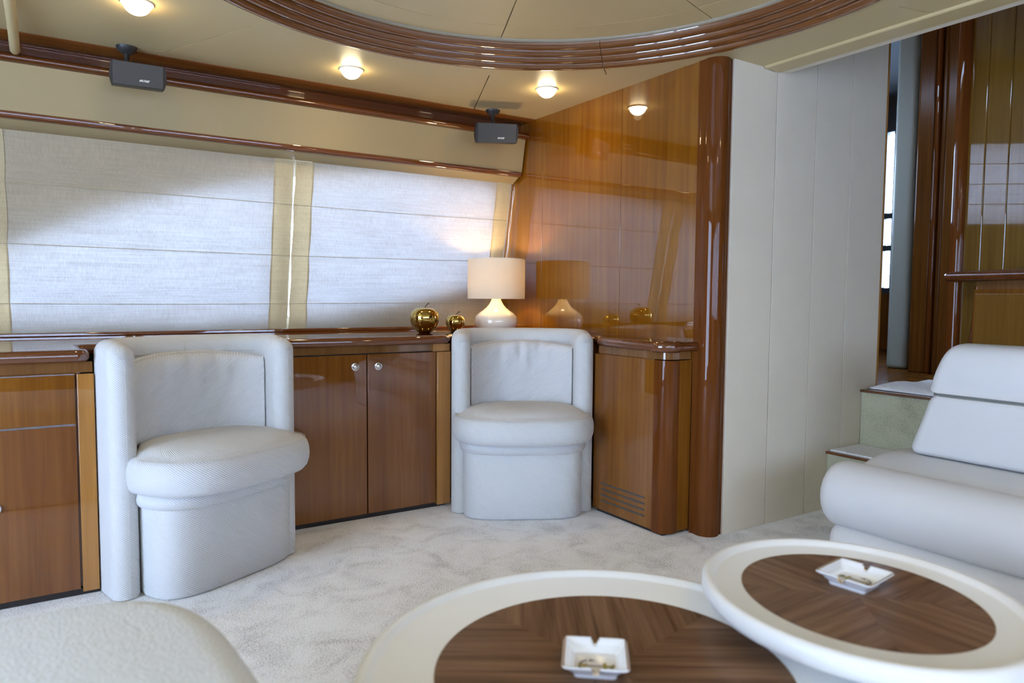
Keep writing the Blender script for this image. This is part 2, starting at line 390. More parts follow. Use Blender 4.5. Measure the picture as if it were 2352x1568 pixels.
# outer panels: joints at these angles, plus corner angles so panel edges follow the rectangle
cuts = [66.8, 114.1, 161, 208, 255, 302, 349, 426.8]
corner = [math.degrees(math.atan2(y-RC[1], x-RC[0])) % 360 for x, y in ((X1, Y1), (X0, Y1), (X0, Y0), (X1, Y0))]
for k in range(len(cuts)-1):
    a, b = cuts[k], cuts[k+1]
    cc = sorted([q for q in corner+[c+360 for c in corner] if a < q < b])
    angs = [a]+cc+[b]; full = []
    for i in range(len(angs)-1):
        full += [angs[i]+(angs[i+1]-angs[i])*j/10 for j in range(10)]
    full.append(b); vs, fs = [], []
    for i, q in enumerate(full):
        t = D2R(q)
        for r, z in ((1.262, CZ), (rect_r(t), CZ), (rect_r(t), CZ+0.02), (1.262, CZ+0.02)):
            da = GAP/r if i == 0 else (-GAP/r if i == len(full)-1 else 0)
            vs.append((RC[0]+r*math.cos(t+da), RC[1]+r*math.sin(t+da), z))
    n = len(full)-1
    for i in range(n):
        for j in range(4): fs.append((4*i+j, 4*i+(j+1) % 4, 4*i+4+(j+1) % 4, 4*i+4+j))
    fs += [(0, 1, 2, 3), (4*n, 4*n+1, 4*n+2, 4*n+3)]
    raw('panel', vs, fs, 'ceiling', ceil)
cuts2 = [43.4, 137, 223, 317, 403.4]
for k in range(4):
    sector('border_panel', 1.13, 1.2595, D2R(cuts2[k]), D2R(cuts2[k+1]), CZ-0.0015, CZ+0.02, 'ceiling', ceil, 24)
# recess: sloping cove panels and flat inner panels, both cut by radial joints
cuts3 = [17.5, 66.3, 115, 163, 211, 259, 307, 377.5]
for k in range(7):
    sector('cove_panel', 0.8615, 0.993, D2R(cuts3[k]), D2R(cuts3[k+1]), CZ+0.066, CZ+0.090, 'ceiling', ceil, 16)
    sector('inner_panel', 0.02, 0.8585, D2R(cuts3[k]), D2R(cuts3[k+1]), CZ+0.066, CZ+0.090, 'ceiling', ceil, 16)
lathe('recess_lip', [(1.004, CZ+0.056), (0.996, CZ+0.057), (0.991, CZ+0.062), (0.991, CZ+0.078), (1.01, CZ+0.078)], 'lip', ceil, RC, 96)
box('ceiling_backing', X0-0.05, X1, Y0-0.05, Y1+0.5, CZ+0.102, CZ+0.13, 'backing', ceil)
lathe('recess_side', [(1.0, CZ+0.070), (1.16, CZ+0.070), (1.16, CZ+0.102), (1.0, CZ+0.102)], 'backing', ceil, RC, 64, closed_profile=True)
# thin backing right above the flat outer panels (dark joints)
vsb, fsb = [], []
sector('joint_backing', 1.14, rect_r, 0.001, 2*PI-0.001, CZ+0.021, CZ+0.03, 'backing', ceil, 180)

# ---- wooden ring moulding of four rounded steps
ring = struct_root('trim_1', 'stepped glossy mahogany ring around the ceiling recess')
prof = []
N = 4
for k in range(N):                       # half-round steps rising towards the centre
    rA = 1.152-0.15*k/N; rB = 1.152-0.15*(k+1)/N; zA = CZ-0.004+0.062*k/N
    for j in range(7):
        t = PI*j/6
        prof.append(((rA+rB)/2+(rA-rB)/2*math.cos(t), zA-0.0125*math.sin(t)+0.013*j/6))
prof += [(1.0, CZ+0.060), (1.152, CZ+0.060)]
for a, b in ((43.4, 137), (137, 223), (223, 317), (317, 403.4)):
    lathe('ring_section', prof, 'ring_wood', ring, RC, 60, D2R(a)+0.001, D2R(b)-0.001, closed_profile=True, smooth_angle=60)

# ---- soffit edge strip towards the steps, upper ceiling beyond
so = struct(box('trim_2', 2.545, 2.655, -2.0, 2.01, CZ-0.010, CZ+0.05, 'ceiling', bev=0.009), 'padded cream soffit edge above the steps')
struct(box('wall_soffit', 2.66, 2.70, -2.0, 2.01, CZ-0.004, 2.75, 'offwhite'))
struct(box('ceiling_forward', 2.66, 6.3, -2.0, 3.9, 2.75, 2.80, 'slate'))

# ---- port side: hull lining with one long lens-shaped window opening, blinds in front
def blind_y(z): return 3.577+0.195*(1.204-z)
def lerp(tab, x):
    if x <= tab[0][0]: return tab[0][1]
    for (a, b), (c, d) in zip(tab, tab[1:]):
        if x <= c: return b+(d-b)*(x-a)/(c-a)
    return tab[-1][1]
TOP = [(-0.62, 0.95), (-0.4, 1.06), (-0.13, 1.20), (0.25, 1.37), (0.6, 1.475), (0.93, 1.555), (1.2, 1.60), (1.55, 1.628), (2.08, 1.622), (2.15, 1.58), (2.175, 1.42), (2.18, 1.20)]
BOT = [(-0.62, 0.94), (-0.5, 0.89), (-0.2, 0.875), (0.6, 0.875), (1.0, 0.885), (1.3, 0.915), (1.7, 0.985), (2.1, 1.085), (2.18, 1.19)]
OFF = 0.042
def hull_strip(vs, fs, lo, hi, xs):
    for i, x in enumerate(xs):
        for z in (lo(x), hi(x)): vs.append((x, blind_y(z)+OFF, z))
    b = len(vs)-2*len(xs)
    for i in range(len(xs)-1): fs.append((b+2*i, b+2*i+1, b+2*i+3, b+2*i+2))
xs = [-0.62+2.80*i/60 for i in range(61)]
vs, fs = [], []
hull_strip(vs, fs, lambda x: 0.70, lambda x: lerp(BOT, x), xs)
hull_strip(vs, fs, lambda x: lerp(TOP, x), lambda x: 2.12, xs)
hull_strip(vs, fs, lambda x: 0.70, lambda x: 2.12, [-3.1, -0.62])
hull_strip(vs, fs, lambda x: 0.70, lambda x: 2.12, [2.18, 2.36])
wp = struct(solid(raw('wall_port', vs, fs, 'hull', fix=False), 0.03, 1.0))
struct(box('wall_port_lower', -3.1, 2.36, 3.70, 3.80, -0.05, 0.76, 'hull'))
win = struct_root('window_1', 'long pointed side window behind the linen blinds')
vs, fs = [], []
for x in xs:
    for z in (lerp(BOT, x)-0.02, lerp(TOP, x)+0.02): vs.append((x, blind_y(z)+OFF+0.034, z))
for i in range(len(xs)-1): fs.append((2*i, 2*i+1, 2*i+3, 2*i+2))
raw('pane', vs, fs, 'pane', win)
box('mullion', 0.945, 1.022, 3.56, 3.60, 0.88, 1.60, 'frame', win, fn=lambda c: (c.x, blind_y(c.z)+OFF+(0.0 if c.y < 3.58 else 0.028), c.z))  # unseen, widened to block a bright sky streak reflected in the wood wall

# ---- cornice, valance and mouldings along the port side
struct(prism_x('trim_3', [(3.296, CZ+0.02), (3.297, CZ-0.001), (3.300, CZ-0.003), (3.440, CZ-0.008), (3.450, CZ-0.006), (3.450, CZ+0.02)], -3.05, XW, 'soffit_wood'), 'brown wood soffit strip where the ceiling meets the port side')
struct(prism_x('trim_4', [(3.440, CZ-0.006), (3.459, 1.872), (3.50, 1.872), (3.50, CZ+0.02), (3.445, CZ+0.02)], -3.05, XW, 'strip_wood'), 'glossy inclined wood strip above the valance')
struct(box('trim_11', -3.05, XW-0.002, 3.385, 3.462, 1.880, 1.900, 'mahogany'), 'mahogany ledge behind the valance moulding')
def half_round(y0, z0, y1, z1, bulge, n=10):
    """(y,z) polygon with a bulge to the room side"""
    pts = []
    dy, dz = y1-y0, z1-z0; L = math.hypot(dy, dz); nx, nz = dz/L, -dy/L
    if nx > 0: nx, nz = -nx, -nz
    for i in range(n+1):
        t = i/n; s = math.sin(PI*t)**0.7
        pts.append((y0+dy*t+nx*bulge*s, z0+dz*t+nz*bulge*s))
    return pts+[(y1+0.03, z1), (y0+0.03, z0)]
struct(prism_x('trim_5', half_round(3.370, 1.906, 3.374, 1.872, 0.022), -3.05, XW-0.002, 'mahogany'), 'half-round mahogany moulding on top of the valance')
val = struct(box('trim_6', -3.05, XW-0.012, 0, 1, 0, 1, 'valance', bev=0.004, fn=lambda c: (c.x, 3.376+0.036*(1-c.z)+0.03*c.y, 1.694+0.180*c.z)), 'beige leather valance above the blinds')
struct(prism_x('trim_7', half_round(3.408, 1.696, 3.436, 1.672, 0.014), -3.05, XW-0.018, 'mahogany'), 'slim mahogany moulding under the valance')
struct(prism_x('trim_8', [(3.420, 1.690), (3.436, 1.668), (3.492, 1.640), (3.52, 1.640), (3.52, 1.72)], -3.05, XW-0.02, 'valance'), 'beige blind headrail cover under the valance')

# ---- roman blinds
FOLDS = [1.640, 1.435, 1.195, 0.955, 0.808]
def make_blind(x0, x1, label):
    root = thing('roman_blind', label, 'blind', (0, 0, 0), 0, 'linen roman blinds over the side window')
    BW = 0.086
    def sagf(x, f): return 0.0 if f in (0, 4) else 0.004*math.sin(2.1*x+f*1.3)
    for k in range(4):
        zt, zb = FOLDS[k], FOLDS[k+1]
        def strip(name, xa, xb, nx, mat, dy):
            vs, fs = [], []; nz = 8
            for i in range(nx+1):
                for j in range(nz+1):
                    t = j/nz; z = zt+(zb-zt)*t; x = xa+(xb-xa)*i/nx
                    if name == 'border':
                        x += 0.004*math.sin(PI*t)*(1 if xa < (x0+x1)/2 else -1)
                    bel = 0.006*math.sin(PI*t)+0.003*math.sin(x*9+k)*math.sin(PI*t)
                    sag = sagf(x, k)*(1-t)+sagf(x, k+1)*t
                    vs.append((x, blind_y(z)-dy-bel, z+sag))
            for i in range(nx):
                for j in range(nz): a = i*(nz+1)+j; fs.append((a, a+1, a+nz+2, a+nz+1))
            return raw(name, vs, fs, mat, root, smooth=True, fix=False)
        strip('cloth_panel', x0+BW, x1-BW, 30, 'linen', 0.0)
        strip('border', x0, x0+BW+0.004, 3, 'linen_band', 0.002)
        strip('border', x1-BW-0.004, x1, 3, 'linen_band', 0.002)
        if k < 3:
            n = 40; pts = [(x0+(x1-x0)*i/n, blind_y(zb)-0.004, zb+sagf(x0+(x1-x0)*i/n, k+1)) for i in range(n+1)]
            tube('fold_tuck', pts, 0.0016, 'linen_fold', root, 6)
    # bottom batten pocket
    n = 30; tube('hem_bar', [(x0+(x1-x0)*i/n, blind_y(0.812)+0.002, 0.814) for i in range(n+1)], 0.004, 'linen', root, 6)
    return root
make_blind(-0.222, 1.0080, 'wide linen roman blind on the left, behind the nearer barrel chair')
make_blind(1.012, 2.240, 'linen roman blind behind the table lamp and gold apples')
b3 = make_blind(-1.46, -0.23, 'linen roman blind at the far left edge of the window')
def chain(x, zt, zb, label, dx=0.005):
    pts = [(x, blind_y(zt)-0.010, zt)]
    n = 26
    for i in range(1, n): z = zt+(zb-zt)*i/n; pts.append((x+0.002*math.sin(i*0.9), blind_y(z)-0.014, z))
    for i in range(9):
        t = PI*i/8; pts.append((x-dx/2+dx/2*math.cos(t), blind_y(zb)-0.014, zb-dx/2*math.sin(t)))
    for i in range(1, n): z = zb+(zt-zb)*i/n; pts.append((x-dx+0.002*math.sin(i*0.7), blind_y(z)-0.014, z))
    tag(tube('pull_chain', pts, 0.0010, 'chain', None, 6), label, 'chain', 'blind pull chains')
chain(1.012, 1.640, 1.24, 'white bead pull chain hanging in the gap between the two blinds')
chain(2.262, 1.625, 1.06, 'white bead pull chain at the wood wall end of the blind')

# ---- glossy wood wall and its rounded pilaster
ww = struct_root('wall_wood', 'glossy cherry wood bulkhead reflecting the blinds')
for y0, y1 in ((2.085, 2.585), (2.5865, 3.225), (3.2265, 3.80)):
    box('veneer_panel', XW, XW+0.03, y0, y1, 0.70, CZ+0.02, 'cherry_panel', ww, bev=0.0008, seg=1)
box('veneer_core', XW+0.025, XW+0.06, 2.10, 3.9, -0.02, 2.75, 'honey', ww)
pil = struct_root('trim_9', 'rounded dark mahogany pilaster at the end of the wood wall')
poly = []
for i in range(17):                                      # half column from the wood wall round to the white panels
    a = D2R(160)+D2R(150)*i/16
    poly.append((2.322+0.052*math.cos(a)*1.0, 2.066+0.058*math.sin(a)))
poly += [(2.372, 2.022), (2.372, 2.10), (2.27, 2.11)]
prism('column', poly, 0.0, CZ+0.002, 'mahogany_v', pil)

# ---- white padded panel wall beside the steps
pw = struct_root('wall_panelled', 'off-white padded wall of tall panels beside the carpeted steps')
px = [2.366, 2.642, 2.921, 3.192, 3.480]
for a, b in zip(px, px[1:]):
    box('wall_panel', a+0.0022, b-0.0022, YP, YP+0.03, 0.0, 2.74, 'offwhite', pw, bev=0.0012, seg=1)
box('panel_core', 2.37, 3.478, YP+0.022, YP+0.06, 0.0, 2.75, 'backing', pw)
box('edge_strip', 3.480, 3.492, YP-0.001, YP+0.06, 0.0, 2.74, 'honey', pw)

# ---- unseen sides of the saloon: starboard wall with blinds, aft glass doors
struct(box('wall_starboard_lower', -3.1, 6.3, -2.05, -1.95, -0.05, 0.80, 'cherry'))
struct(box('wall_starboard_upper', -3.1, 6.3, -2.05, -1.95, 1.70, 2.80, 'valance'))
struct(box('wall_starboard_aft', -3.1, -2.45, -2.05, -1.95, 0.80, 1.70, 'cherry'))
struct(box('wall_starboard_forward', 2.45, 6.3, -2.05, -1.95, 0.80, 1.70, 'cherry'))
w2 = struct_root('window_2', 'starboard side window')
box('pane', -2.45, 2.45, -2.01, -2.005, 0.80, 1.70, 'pane', w2)
def flat_blind(x0, x1, y, z0, z1, label, sgn, cloth='linen'):
    root = thing('roman_blind', label, 'blind', (0, 0, 0), 0, 'flat linen blinds')
    vs, fs = [], []
    zs = [z1+(z0-z1)*j/4 for j in range(5)]
    for j in range(4):
        nx = 6; vs = [(x0+0.085+(x1-x0-0.17)*i/nx, y-sgn*0.006*t, z) for i in range(nx+1) for z, t in ((zs[j]-0.001, 0), ((zs[j]+zs[j+1])/2, 1), (zs[j+1]+0.001, 0))]
        fs = [(3*i+k, 3*i+k+1, 3*i+k+4, 3*i+k+3) for i in range(nx) for k in range(2)]
        raw('cloth_panel', vs, fs, cloth, root, smooth=True, fix=False)
        if j: box('fold_tuck', x0, x1, y-0.003, y+0.003, zs[j]-0.002, zs[j]+0.002, 'linen_fold', root)
    for a, b in ((x0, x0+0.085), (x1-0.085, x1)):
        raw('border', [(a, y, z0), (b, y, z0), (b, y, z1), (a, y, z1)], [(0, 1, 2, 3)], 'linen_band', root, fix=False)
flat_blind(-2.44, -0.83, -1.93, 0.79, 1.71, 'flat linen blind on the aft third of the starboard window', -1, 'voile')
flat_blind(-0.82, 0.80, -1.93, 0.79, 1.71, 'flat linen blind on the middle third of the starboard window', -1, 'voile')
flat_blind(0.81, 2.44, -1.93, 0.79, 1.71, 'flat linen blind on the forward third of the starboard window', -1, 'voile')
aft = struct_root('wall_aft', 'aft bulkhead around the glass doors')
box('pier', -3.1, -3.0, -2.05, -0.10, -0.05, 2.10, 'cherry', aft)
box('pier', -3.1, -3.0, 2.10, 3.85, -0.05, 2.10, 'cherry', aft)
box('lintel', -3.1, -3.0, -0.10, 2.10, 1.90, 2.10, 'cherry', aft)
gd = struct_root('door_1', 'aft sliding glass doors')
for k in range(3):
    ya, yb = -0.10+2.2*k/3, -0.10+2.2*(k+1)/3
    box('pane', -3.06, -3.052, ya+0.04, yb-0.04, 0.06, 1.86, 'pane', gd)
    for a, b in ((ya, ya+0.045), (yb-0.045, yb)): box('door_stile', -3.08, -3.03, a, b, 0.0, 1.90, 'frame', gd)
    for a, b in ((0.0, 0.065), (1.855, 1.90)): box('door_rail', -3.08, -3.03, ya, yb, a, b, 'frame', gd)

# ---- forward compartment: deck, port wall with blind window, windscreen wall
struct(box('wall_port_forward_lower', 2.30, 6.3, 3.60, 3.70, -0.05, 1.58, 'slate'))
struct(box('wall_port_forward_upper', 2.30, 6.3, 3.60, 3.70, 2.16, 2.80, 'slate'))
struct(box('wall_port_forward_pier', 2.30, 2.65, 3.60, 3.70, 1.58, 2.16, 'slate'))
struct(box('wall_port_forward_end', 4.25, 4.40, 3.60, 3.70, 1.58, 2.16, 'slate'))
struct(box('wall_port_forward_bow', 5.95, 6.3, 3.60, 3.70, 1.58, 2.16, 'slate'))
w5 = struct_root('fill_window', 'added unseen window that lights the forward deck')  # made-up opening, lets daylight onto the mat and top step
box('pane', 4.40, 5.95, 3.66, 3.666, 1.58, 2.16, 'pane', w5)
box('window_frame', 5.2, 5.95, 3.62, 3.655, 1.58, 2.16, 'frame_dark', w5)  # solid dark board over half the added pane, cuts its light
w3 = struct_root('window_3', 'forward port window')
box('pane', 2.65, 4.25, 3.66, 3.666, 1.58, 2.16, 'pane', w3)
flat_blind(2.66, 4.24, 3.585, 1.57, 2.17, 'linen blind on the window of the forward compartment', 1, 'linen_sheer')
struct(box('wall_forward_lower', 6.2, 6.3, -2.05, 3.7, -0.05, 1.05, 'cherry'))
struct(box('wall_forward_upper', 6.2, 6.3, -2.05, 3.7, 2.45, 2.80, 'slate'))
struct(box('wall_forward_starboard', 6.2, 6.3, -2.05, 2.30, 1.05, 2.45, 'slate'))
w4 = struct_root('window_4', 'bright windscreen seen through the narrow gap')
box('pane', 6.24, 6.246, 2.30, 3.6, 1.05, 2.45, 'pane', w4)
box('window_frame', 6.19, 6.26, 2.30, 3.50, 1.05, 2.45, 'frame_dark', w4)
for z in (1.05, 1.42, 1.70): box('window_frame', 6.19, 6.25, 3.50, 3.6, z, z+0.05, 'frame_dark', w4)

# ---- carpeted steps and upper deck
st = struct_root('stairs', 'two carpeted steps with dark wood nosings up to the forward deck')
box('riser', 3.085, 3.36, -1.9, YP-0.002, 0.0, 0.272, 'carpet_step', st, bev=0.004)
box('nosing', 3.072, 3.105, -1.9, YP-0.002, 0.268, 0.280, 'mahogany', st, bev=0.003)
box('tread_carpet', 3.106, 3.345, -1.9, YP-0.003, 0.270, 0.286, 'mat_white', st, bev=0.006)
box('riser', 3.35, 6.2, -1.9, YP-0.002, 0.0, 0.548, 'carpet_step', st, bev=0.004)
box('nosing', 3.337, 3.372, -1.9, YP-0.002, 0.544, 0.557, 'mahogany', st, bev=0.003)
box('deck', 3.372, 6.2, -1.9, 3.6, 0.50, 0.554, 'door_dark', st)

# ---- dark door frame, pillar and angled wood bulkhead beyond the steps
pl = struct(box('wall_pillar', 4.55, 4.67, 2.445, 2.578, 0.552, 2.75, 'pillar', bev=0.03, seg=5), 'grey green rounded pillar past the white panels')
df = struct_root('door_2', 'dark moulded wooden doorway beyond the steps')
box('door_leaf', 4.46, 4.52, 2.00, 2.38, 0.552, 2.75, 'door_dark', df)
for ya, yb, xo, mt in ((2.272, 2.372, 4.44, 'door_dark'), (2.238, 2.268, 4.425, 'mahogany_v'), (2.204, 2.236, 4.44, 'door_dark'), (2.13, 2.200, 4.42, 'door_dark')):
    box('moulding', xo, 4.47, ya, yb, 0.552, 2.75, mt, df, bev=0.012, seg=4)

BA = Vector((4.30, 2.045, 0)); BD = D2R(20)
BROT = BD                                          # local: x = off the wall into the room is -x ; y runs along the wall
def bulk_root(name, kind_label):
    o = struct_root(name, kind_label); o.location = BA; o.rotation_euler = (0, 0, -BD); return o
wb = bulk_root('wall_bulkhead', 'glossy planked wood bulkhead behind the sofa')
# local frame: -x faces the saloon, -y runs to the right in the photograph
ys = [-0.030, -0.149, -0.294, -0.44, -0.585, -0.73, -0.875, -1.02, -1.165, -1.31, -1.455, -1.60]
for a, b in zip(ys, ys[1:]):
    box('plank', 0.0, 0.03, b+0.001, a-0.001, 0.545, 2.74, 'bulk_wood', wb, bev=0.006, seg=3)
box('plank_core', 0.02, 0.06, -1.6, 0.02, 0.545, 2.75, 'mahogany_v', wb)
tube('corner_post', [(0.0, 0.0, 0.552), (0.0, 0.0, 1.0), (0.0, 0.0, 1.8), (0.0, 0.0, 2.745)], 0.040, 'mahogany_v', wb, 24)
sb = thing('wooden_cabinet', 'honey wood cabinet with rounded mahogany rail behind the sofa backrest', 'cabinet', (BA.x, BA.y, 0.554), -BD)
box('body', -0.085, -0.002, -1.55, -0.205, 0.0, 0.50, 'cherry', sb)
box('door', -0.098, -0.086, -0.78, -0.225, 0.02, 0.478, 'olive_wood', sb, bev=0.003)
box('door', -0.098, -0.086, -1.36, -0.79, 0.02, 0.478, 'olive_wood', sb, bev=0.003)
box('frieze', -0.080, -0.002, -1.55, -0.215, 0.50, 0.548, 'frieze', sb)
box('top_board', -0.095, -0.002, -1.55, -0.06, 0.548, 0.594, 'mahogany', sb, bev=0.004)
tube('rail', [(-0.10, -1.55, 0.571), (-0.10, -0.9, 0.571), (-0.10, -0.3, 0.571), (-0.10, -0.055, 0.571)], 0.0275, 'mahogany', sb, 16, round_ends=True)
tube('arm_bracket', [(-0.012, -0.06, 0.02), (-0.025, -0.10, 0.10), (-0.035, -0.145, 0.20), (-0.035, -0.165, 0.33), (-0.03, -0.170, 0.52)], 0.012, 'mahogany', sb, 10)

# ---- cream ceiling batten at the upper left
bt = struct(tube('trim_10', [(-0.078, 3.345, 1.912), (-0.078, 3.2, 1.930), (-0.078, 2.9, 1.945), (-0.078, 2.2, 1.952)], 0.017, 'ceiling', None, 14, round_ends=True), 'rounded cream padded batten crossing the ceiling at the upper left')

# ================================================================== BUILT-IN FURNITURE (port side)
WT = 0.815
def arc(cx, cy, r, a0, a1, n=6): return [(cx+r*math.cos(D2R(a0+(a1-a0)*i/n)), cy+r*math.sin(D2R(a0+(a1-a0)*i/n))) for i in range(n+1)]
front = [(-2.95, 2.705), (0.068, 2.705)]+arc(0.068, 2.728, 0.023, -90, 0, 5)+[(0.080, 2.75), (0.072, 2.78), (0.066, 2.98), (0.11, 3.018), (0.76, 3.015), (0.92, 2.995), (1.40, 2.984), (1.54, 2.982), (1.572, 3.005), (1.595, 3.065), (1.68, 3.110), (1.82, 3.125), (1.98, 3.105), (2.12, 3.02), (2.205, 2.90), (2.229, 2.80), (2.226, 2.70), (2.203, 2.62), (2.165, 2.565), (2.125, 2.53), (2.112, 2.47), (2.110, 2.190)]+arc(2.170, 2.165, 0.06, 180, 270, 6)+[(2.24, 2.101), (2.285, 2.095)]
wt = thing('worktop', 'glossy mahogany worktop with rounded edge under the blinds', 'worktop', (0, 0, 0.775))
prism('slab', [(x, y+0.004) for x, y in front]+[(XW-0.001, 2.108), (XW-0.001, 3.605), (-2.95, 3.605)], 0.001, 0.0405, 'mahogany', wt)
def path3(pts, z): return [(x, y, z) for x, y in pts]
i_end = len(front)-1-7
tube('edge_moulding', path3(front, 0.021), 0.0205, 'mahogany', wt, 14)
tube('corner_piece', path3(arc(2.170, 2.165, 0.06, 170, 280, 10), 0.021), 0.0245, 'mahogany', wt, 14)
box('upstand', -2.95, XW-0.002, 3.572, 3.604, 0.040, 0.056, 'mahogany', wt, bev=0.004)

def knob(parent, loc, axis):
    """chrome push-knob: ring bezel and domed button; axis is the outward direction"""
    prof = [(0.0, 0.012), (0.006, 0.0116), (0.0105, 0.0095), (0.0118, 0.0065), (0.0118, 0.0045), (0.0155, 0.0050), (0.0180, 0.0038), (0.0188, 0.001), (0.0188, -0.003)]
    q = Vector((0, 0, 1)).rotation_difference(Vector(axis)); vs, fs = [], []; seg = 24
    for i in range(seg):
        for r, z in prof:
            a = 2*PI*i/seg; vs.append(Vector(loc)+q @ Vector((r*math.cos(a), r*math.sin(a), z)))
    n = len(prof)
    for i in range(seg):
        for j in range(n-1): i2 = (i+1) % seg; fs.append((i*n+j, i2*n+j, i2*n+j+1, i*n+j+1))
    return raw('knob', vs, fs, 'chrome', parent, smooth_angle=50)

# drawer cabinet at the far left
c1 = thing('drawer_cabinet', 'cherry cabinet with drawer and door at the left edge beside the barrel chair', 'cabinet', (0, 0, 0))
box('body', -1.25, 0.075, 2.735, 3.58, 0.02, 0.745, 'cherry_door', c1)
box('toe_kick', -1.25, 0.122, 2.724, 2.742, 0.0, 0.022, 'dark', c1)
box('frieze', -1.25, 0.117, 2.730, 2.752, 0.740, 0.774, 'frieze', c1)
dr = box('drawer', -0.62, 0.066, 2.716, 2.736, 0.574, 0.734, 'cherry', c1, bev=0.0015, seg=2)
d1 = box('door', -0.62, 0.066, 2.716, 2.736, 0.022, 0.568, 'cherry_door', c1, bev=0.0015, seg=2)
box('stile', 0.072, 0.120, 2.714, 2.728, 0.012, 0.736, 'honey', c1, bev=0.0015, seg=2)
box('end_panel', 0.074, 0.082, 2.745, 3.0, 0.0, 0.76, 'cherry', c1)
knob(d1, (-0.158, 2.714, 0.325), (0, -1, 0)); knob(dr, (-0.28, 2.714, 0.655), (0, -1, 0))

# two-door cabinet in the middle
c2 = thing('door_cabinet', 'cherry cabinet with two doors and chrome knobs between the barrel chairs', 'cabinet', (0, 0, 0))
box('body', 0.085, 1.575, 3.022, 3.58, 0.02, 0.745, 'dark', c2)
box('toe_kick', 0.145, 1.575, 3.012, 3.03, 0.0, 0.022, 'dark', c2)
box('frieze', 0.145, 1.505, 3.014, 3.06, 0.742, 0.774, 'frieze', c2)
box('frieze', 1.505, 1.592, 3.004, 3.06, 0.740, 0.774, 'honey', c2)
box('side_panel', 0.145, 0.836, 3.002, 3.024, 0.02, 0.738, 'cherry_door', c2, bev=0.0015, seg=2)
da = box('door', 0.842, 1.1755, 2.999, 3.022, 0.022, 0.738, 'cherry_door', c2, bev=0.0015, seg=2)
db = box('door', 1.1805, 1.516, 2.999, 3.022, 0.022, 0.738, 'cherry_door', c2, bev=0.0015, seg=2)
box('stile', 1.521, 1.590, 2.990, 3.022, 0.012, 0.738, 'honey', c2, bev=0.0015, seg=2)
knob(da, (1.122, 2.998, 0.686), (0, -1, 0)); knob(db, (1.230, 2.998, 0.684), (0, -1, 0))

# corner alcove carcass + vent cabinet with rounded post
c3 = thing('vent_cabinet', 'cherry cabinet with slotted air vent and rounded corner post beside the pilaster', 'cabinet', (0, 0, 0))
inner = [(1.594, 3.03), (1.61, 3.08), (1.69, 3.125), (1.82, 3.145), (1.98, 3.125), (2.135, 3.04), (2.222, 2.91), (2.246, 2.80), (2.243, 2.70), (2.22, 2.625), (2.19, 2.575)]
prism('alcove_body', inner+[(2.27, 2.575), (2.27, 3.58), (1.594, 3.58)], 0.0, 0.770, 'cherry', c3)
box('body', 2.142, 2.268, 2.20, 2.56, 0.015, 0.745, 'cherry', c3)
box('toe_kick', 2.140, 2.265, 2.135, 2.56, 0.0, 0.016, 'dark', c3)
fp = box('front_panel', 2.129, 2.143, 2.174, 2.580, 0.014, 0.738, 'cherry', c3, bev=0.0015, seg=2)
for k in range(4):
    z = 0.140-0.0265*k
    box('vent_slot', 2.1275, 2.135, 2.232, 2.522, z-0.0035, z+0.0035, 'vent', fp)
pst = arc(2.178, 2.164, 0.050, 180, 270, 10)
prism('corner_post', pst+[(2.20, 2.114), (2.20, 2.19), (2.128, 2.19)], 0.008, 0.738, 'mahogany_v', c3)
box('end_panel', 2.192, 2.274, 2.116, 2.20, 0.012, 0.738, 'cherry', c3, bev=0.0015, seg=2)
prism('frieze', [(2.136, 2.56), (2.136, 2.174)]+arc(2.180, 2.166, 0.044, 180, 270, 8)+[(2.270, 2.120), (2.270, 2.56)], 0.742, 0.774, 'frieze', c3)

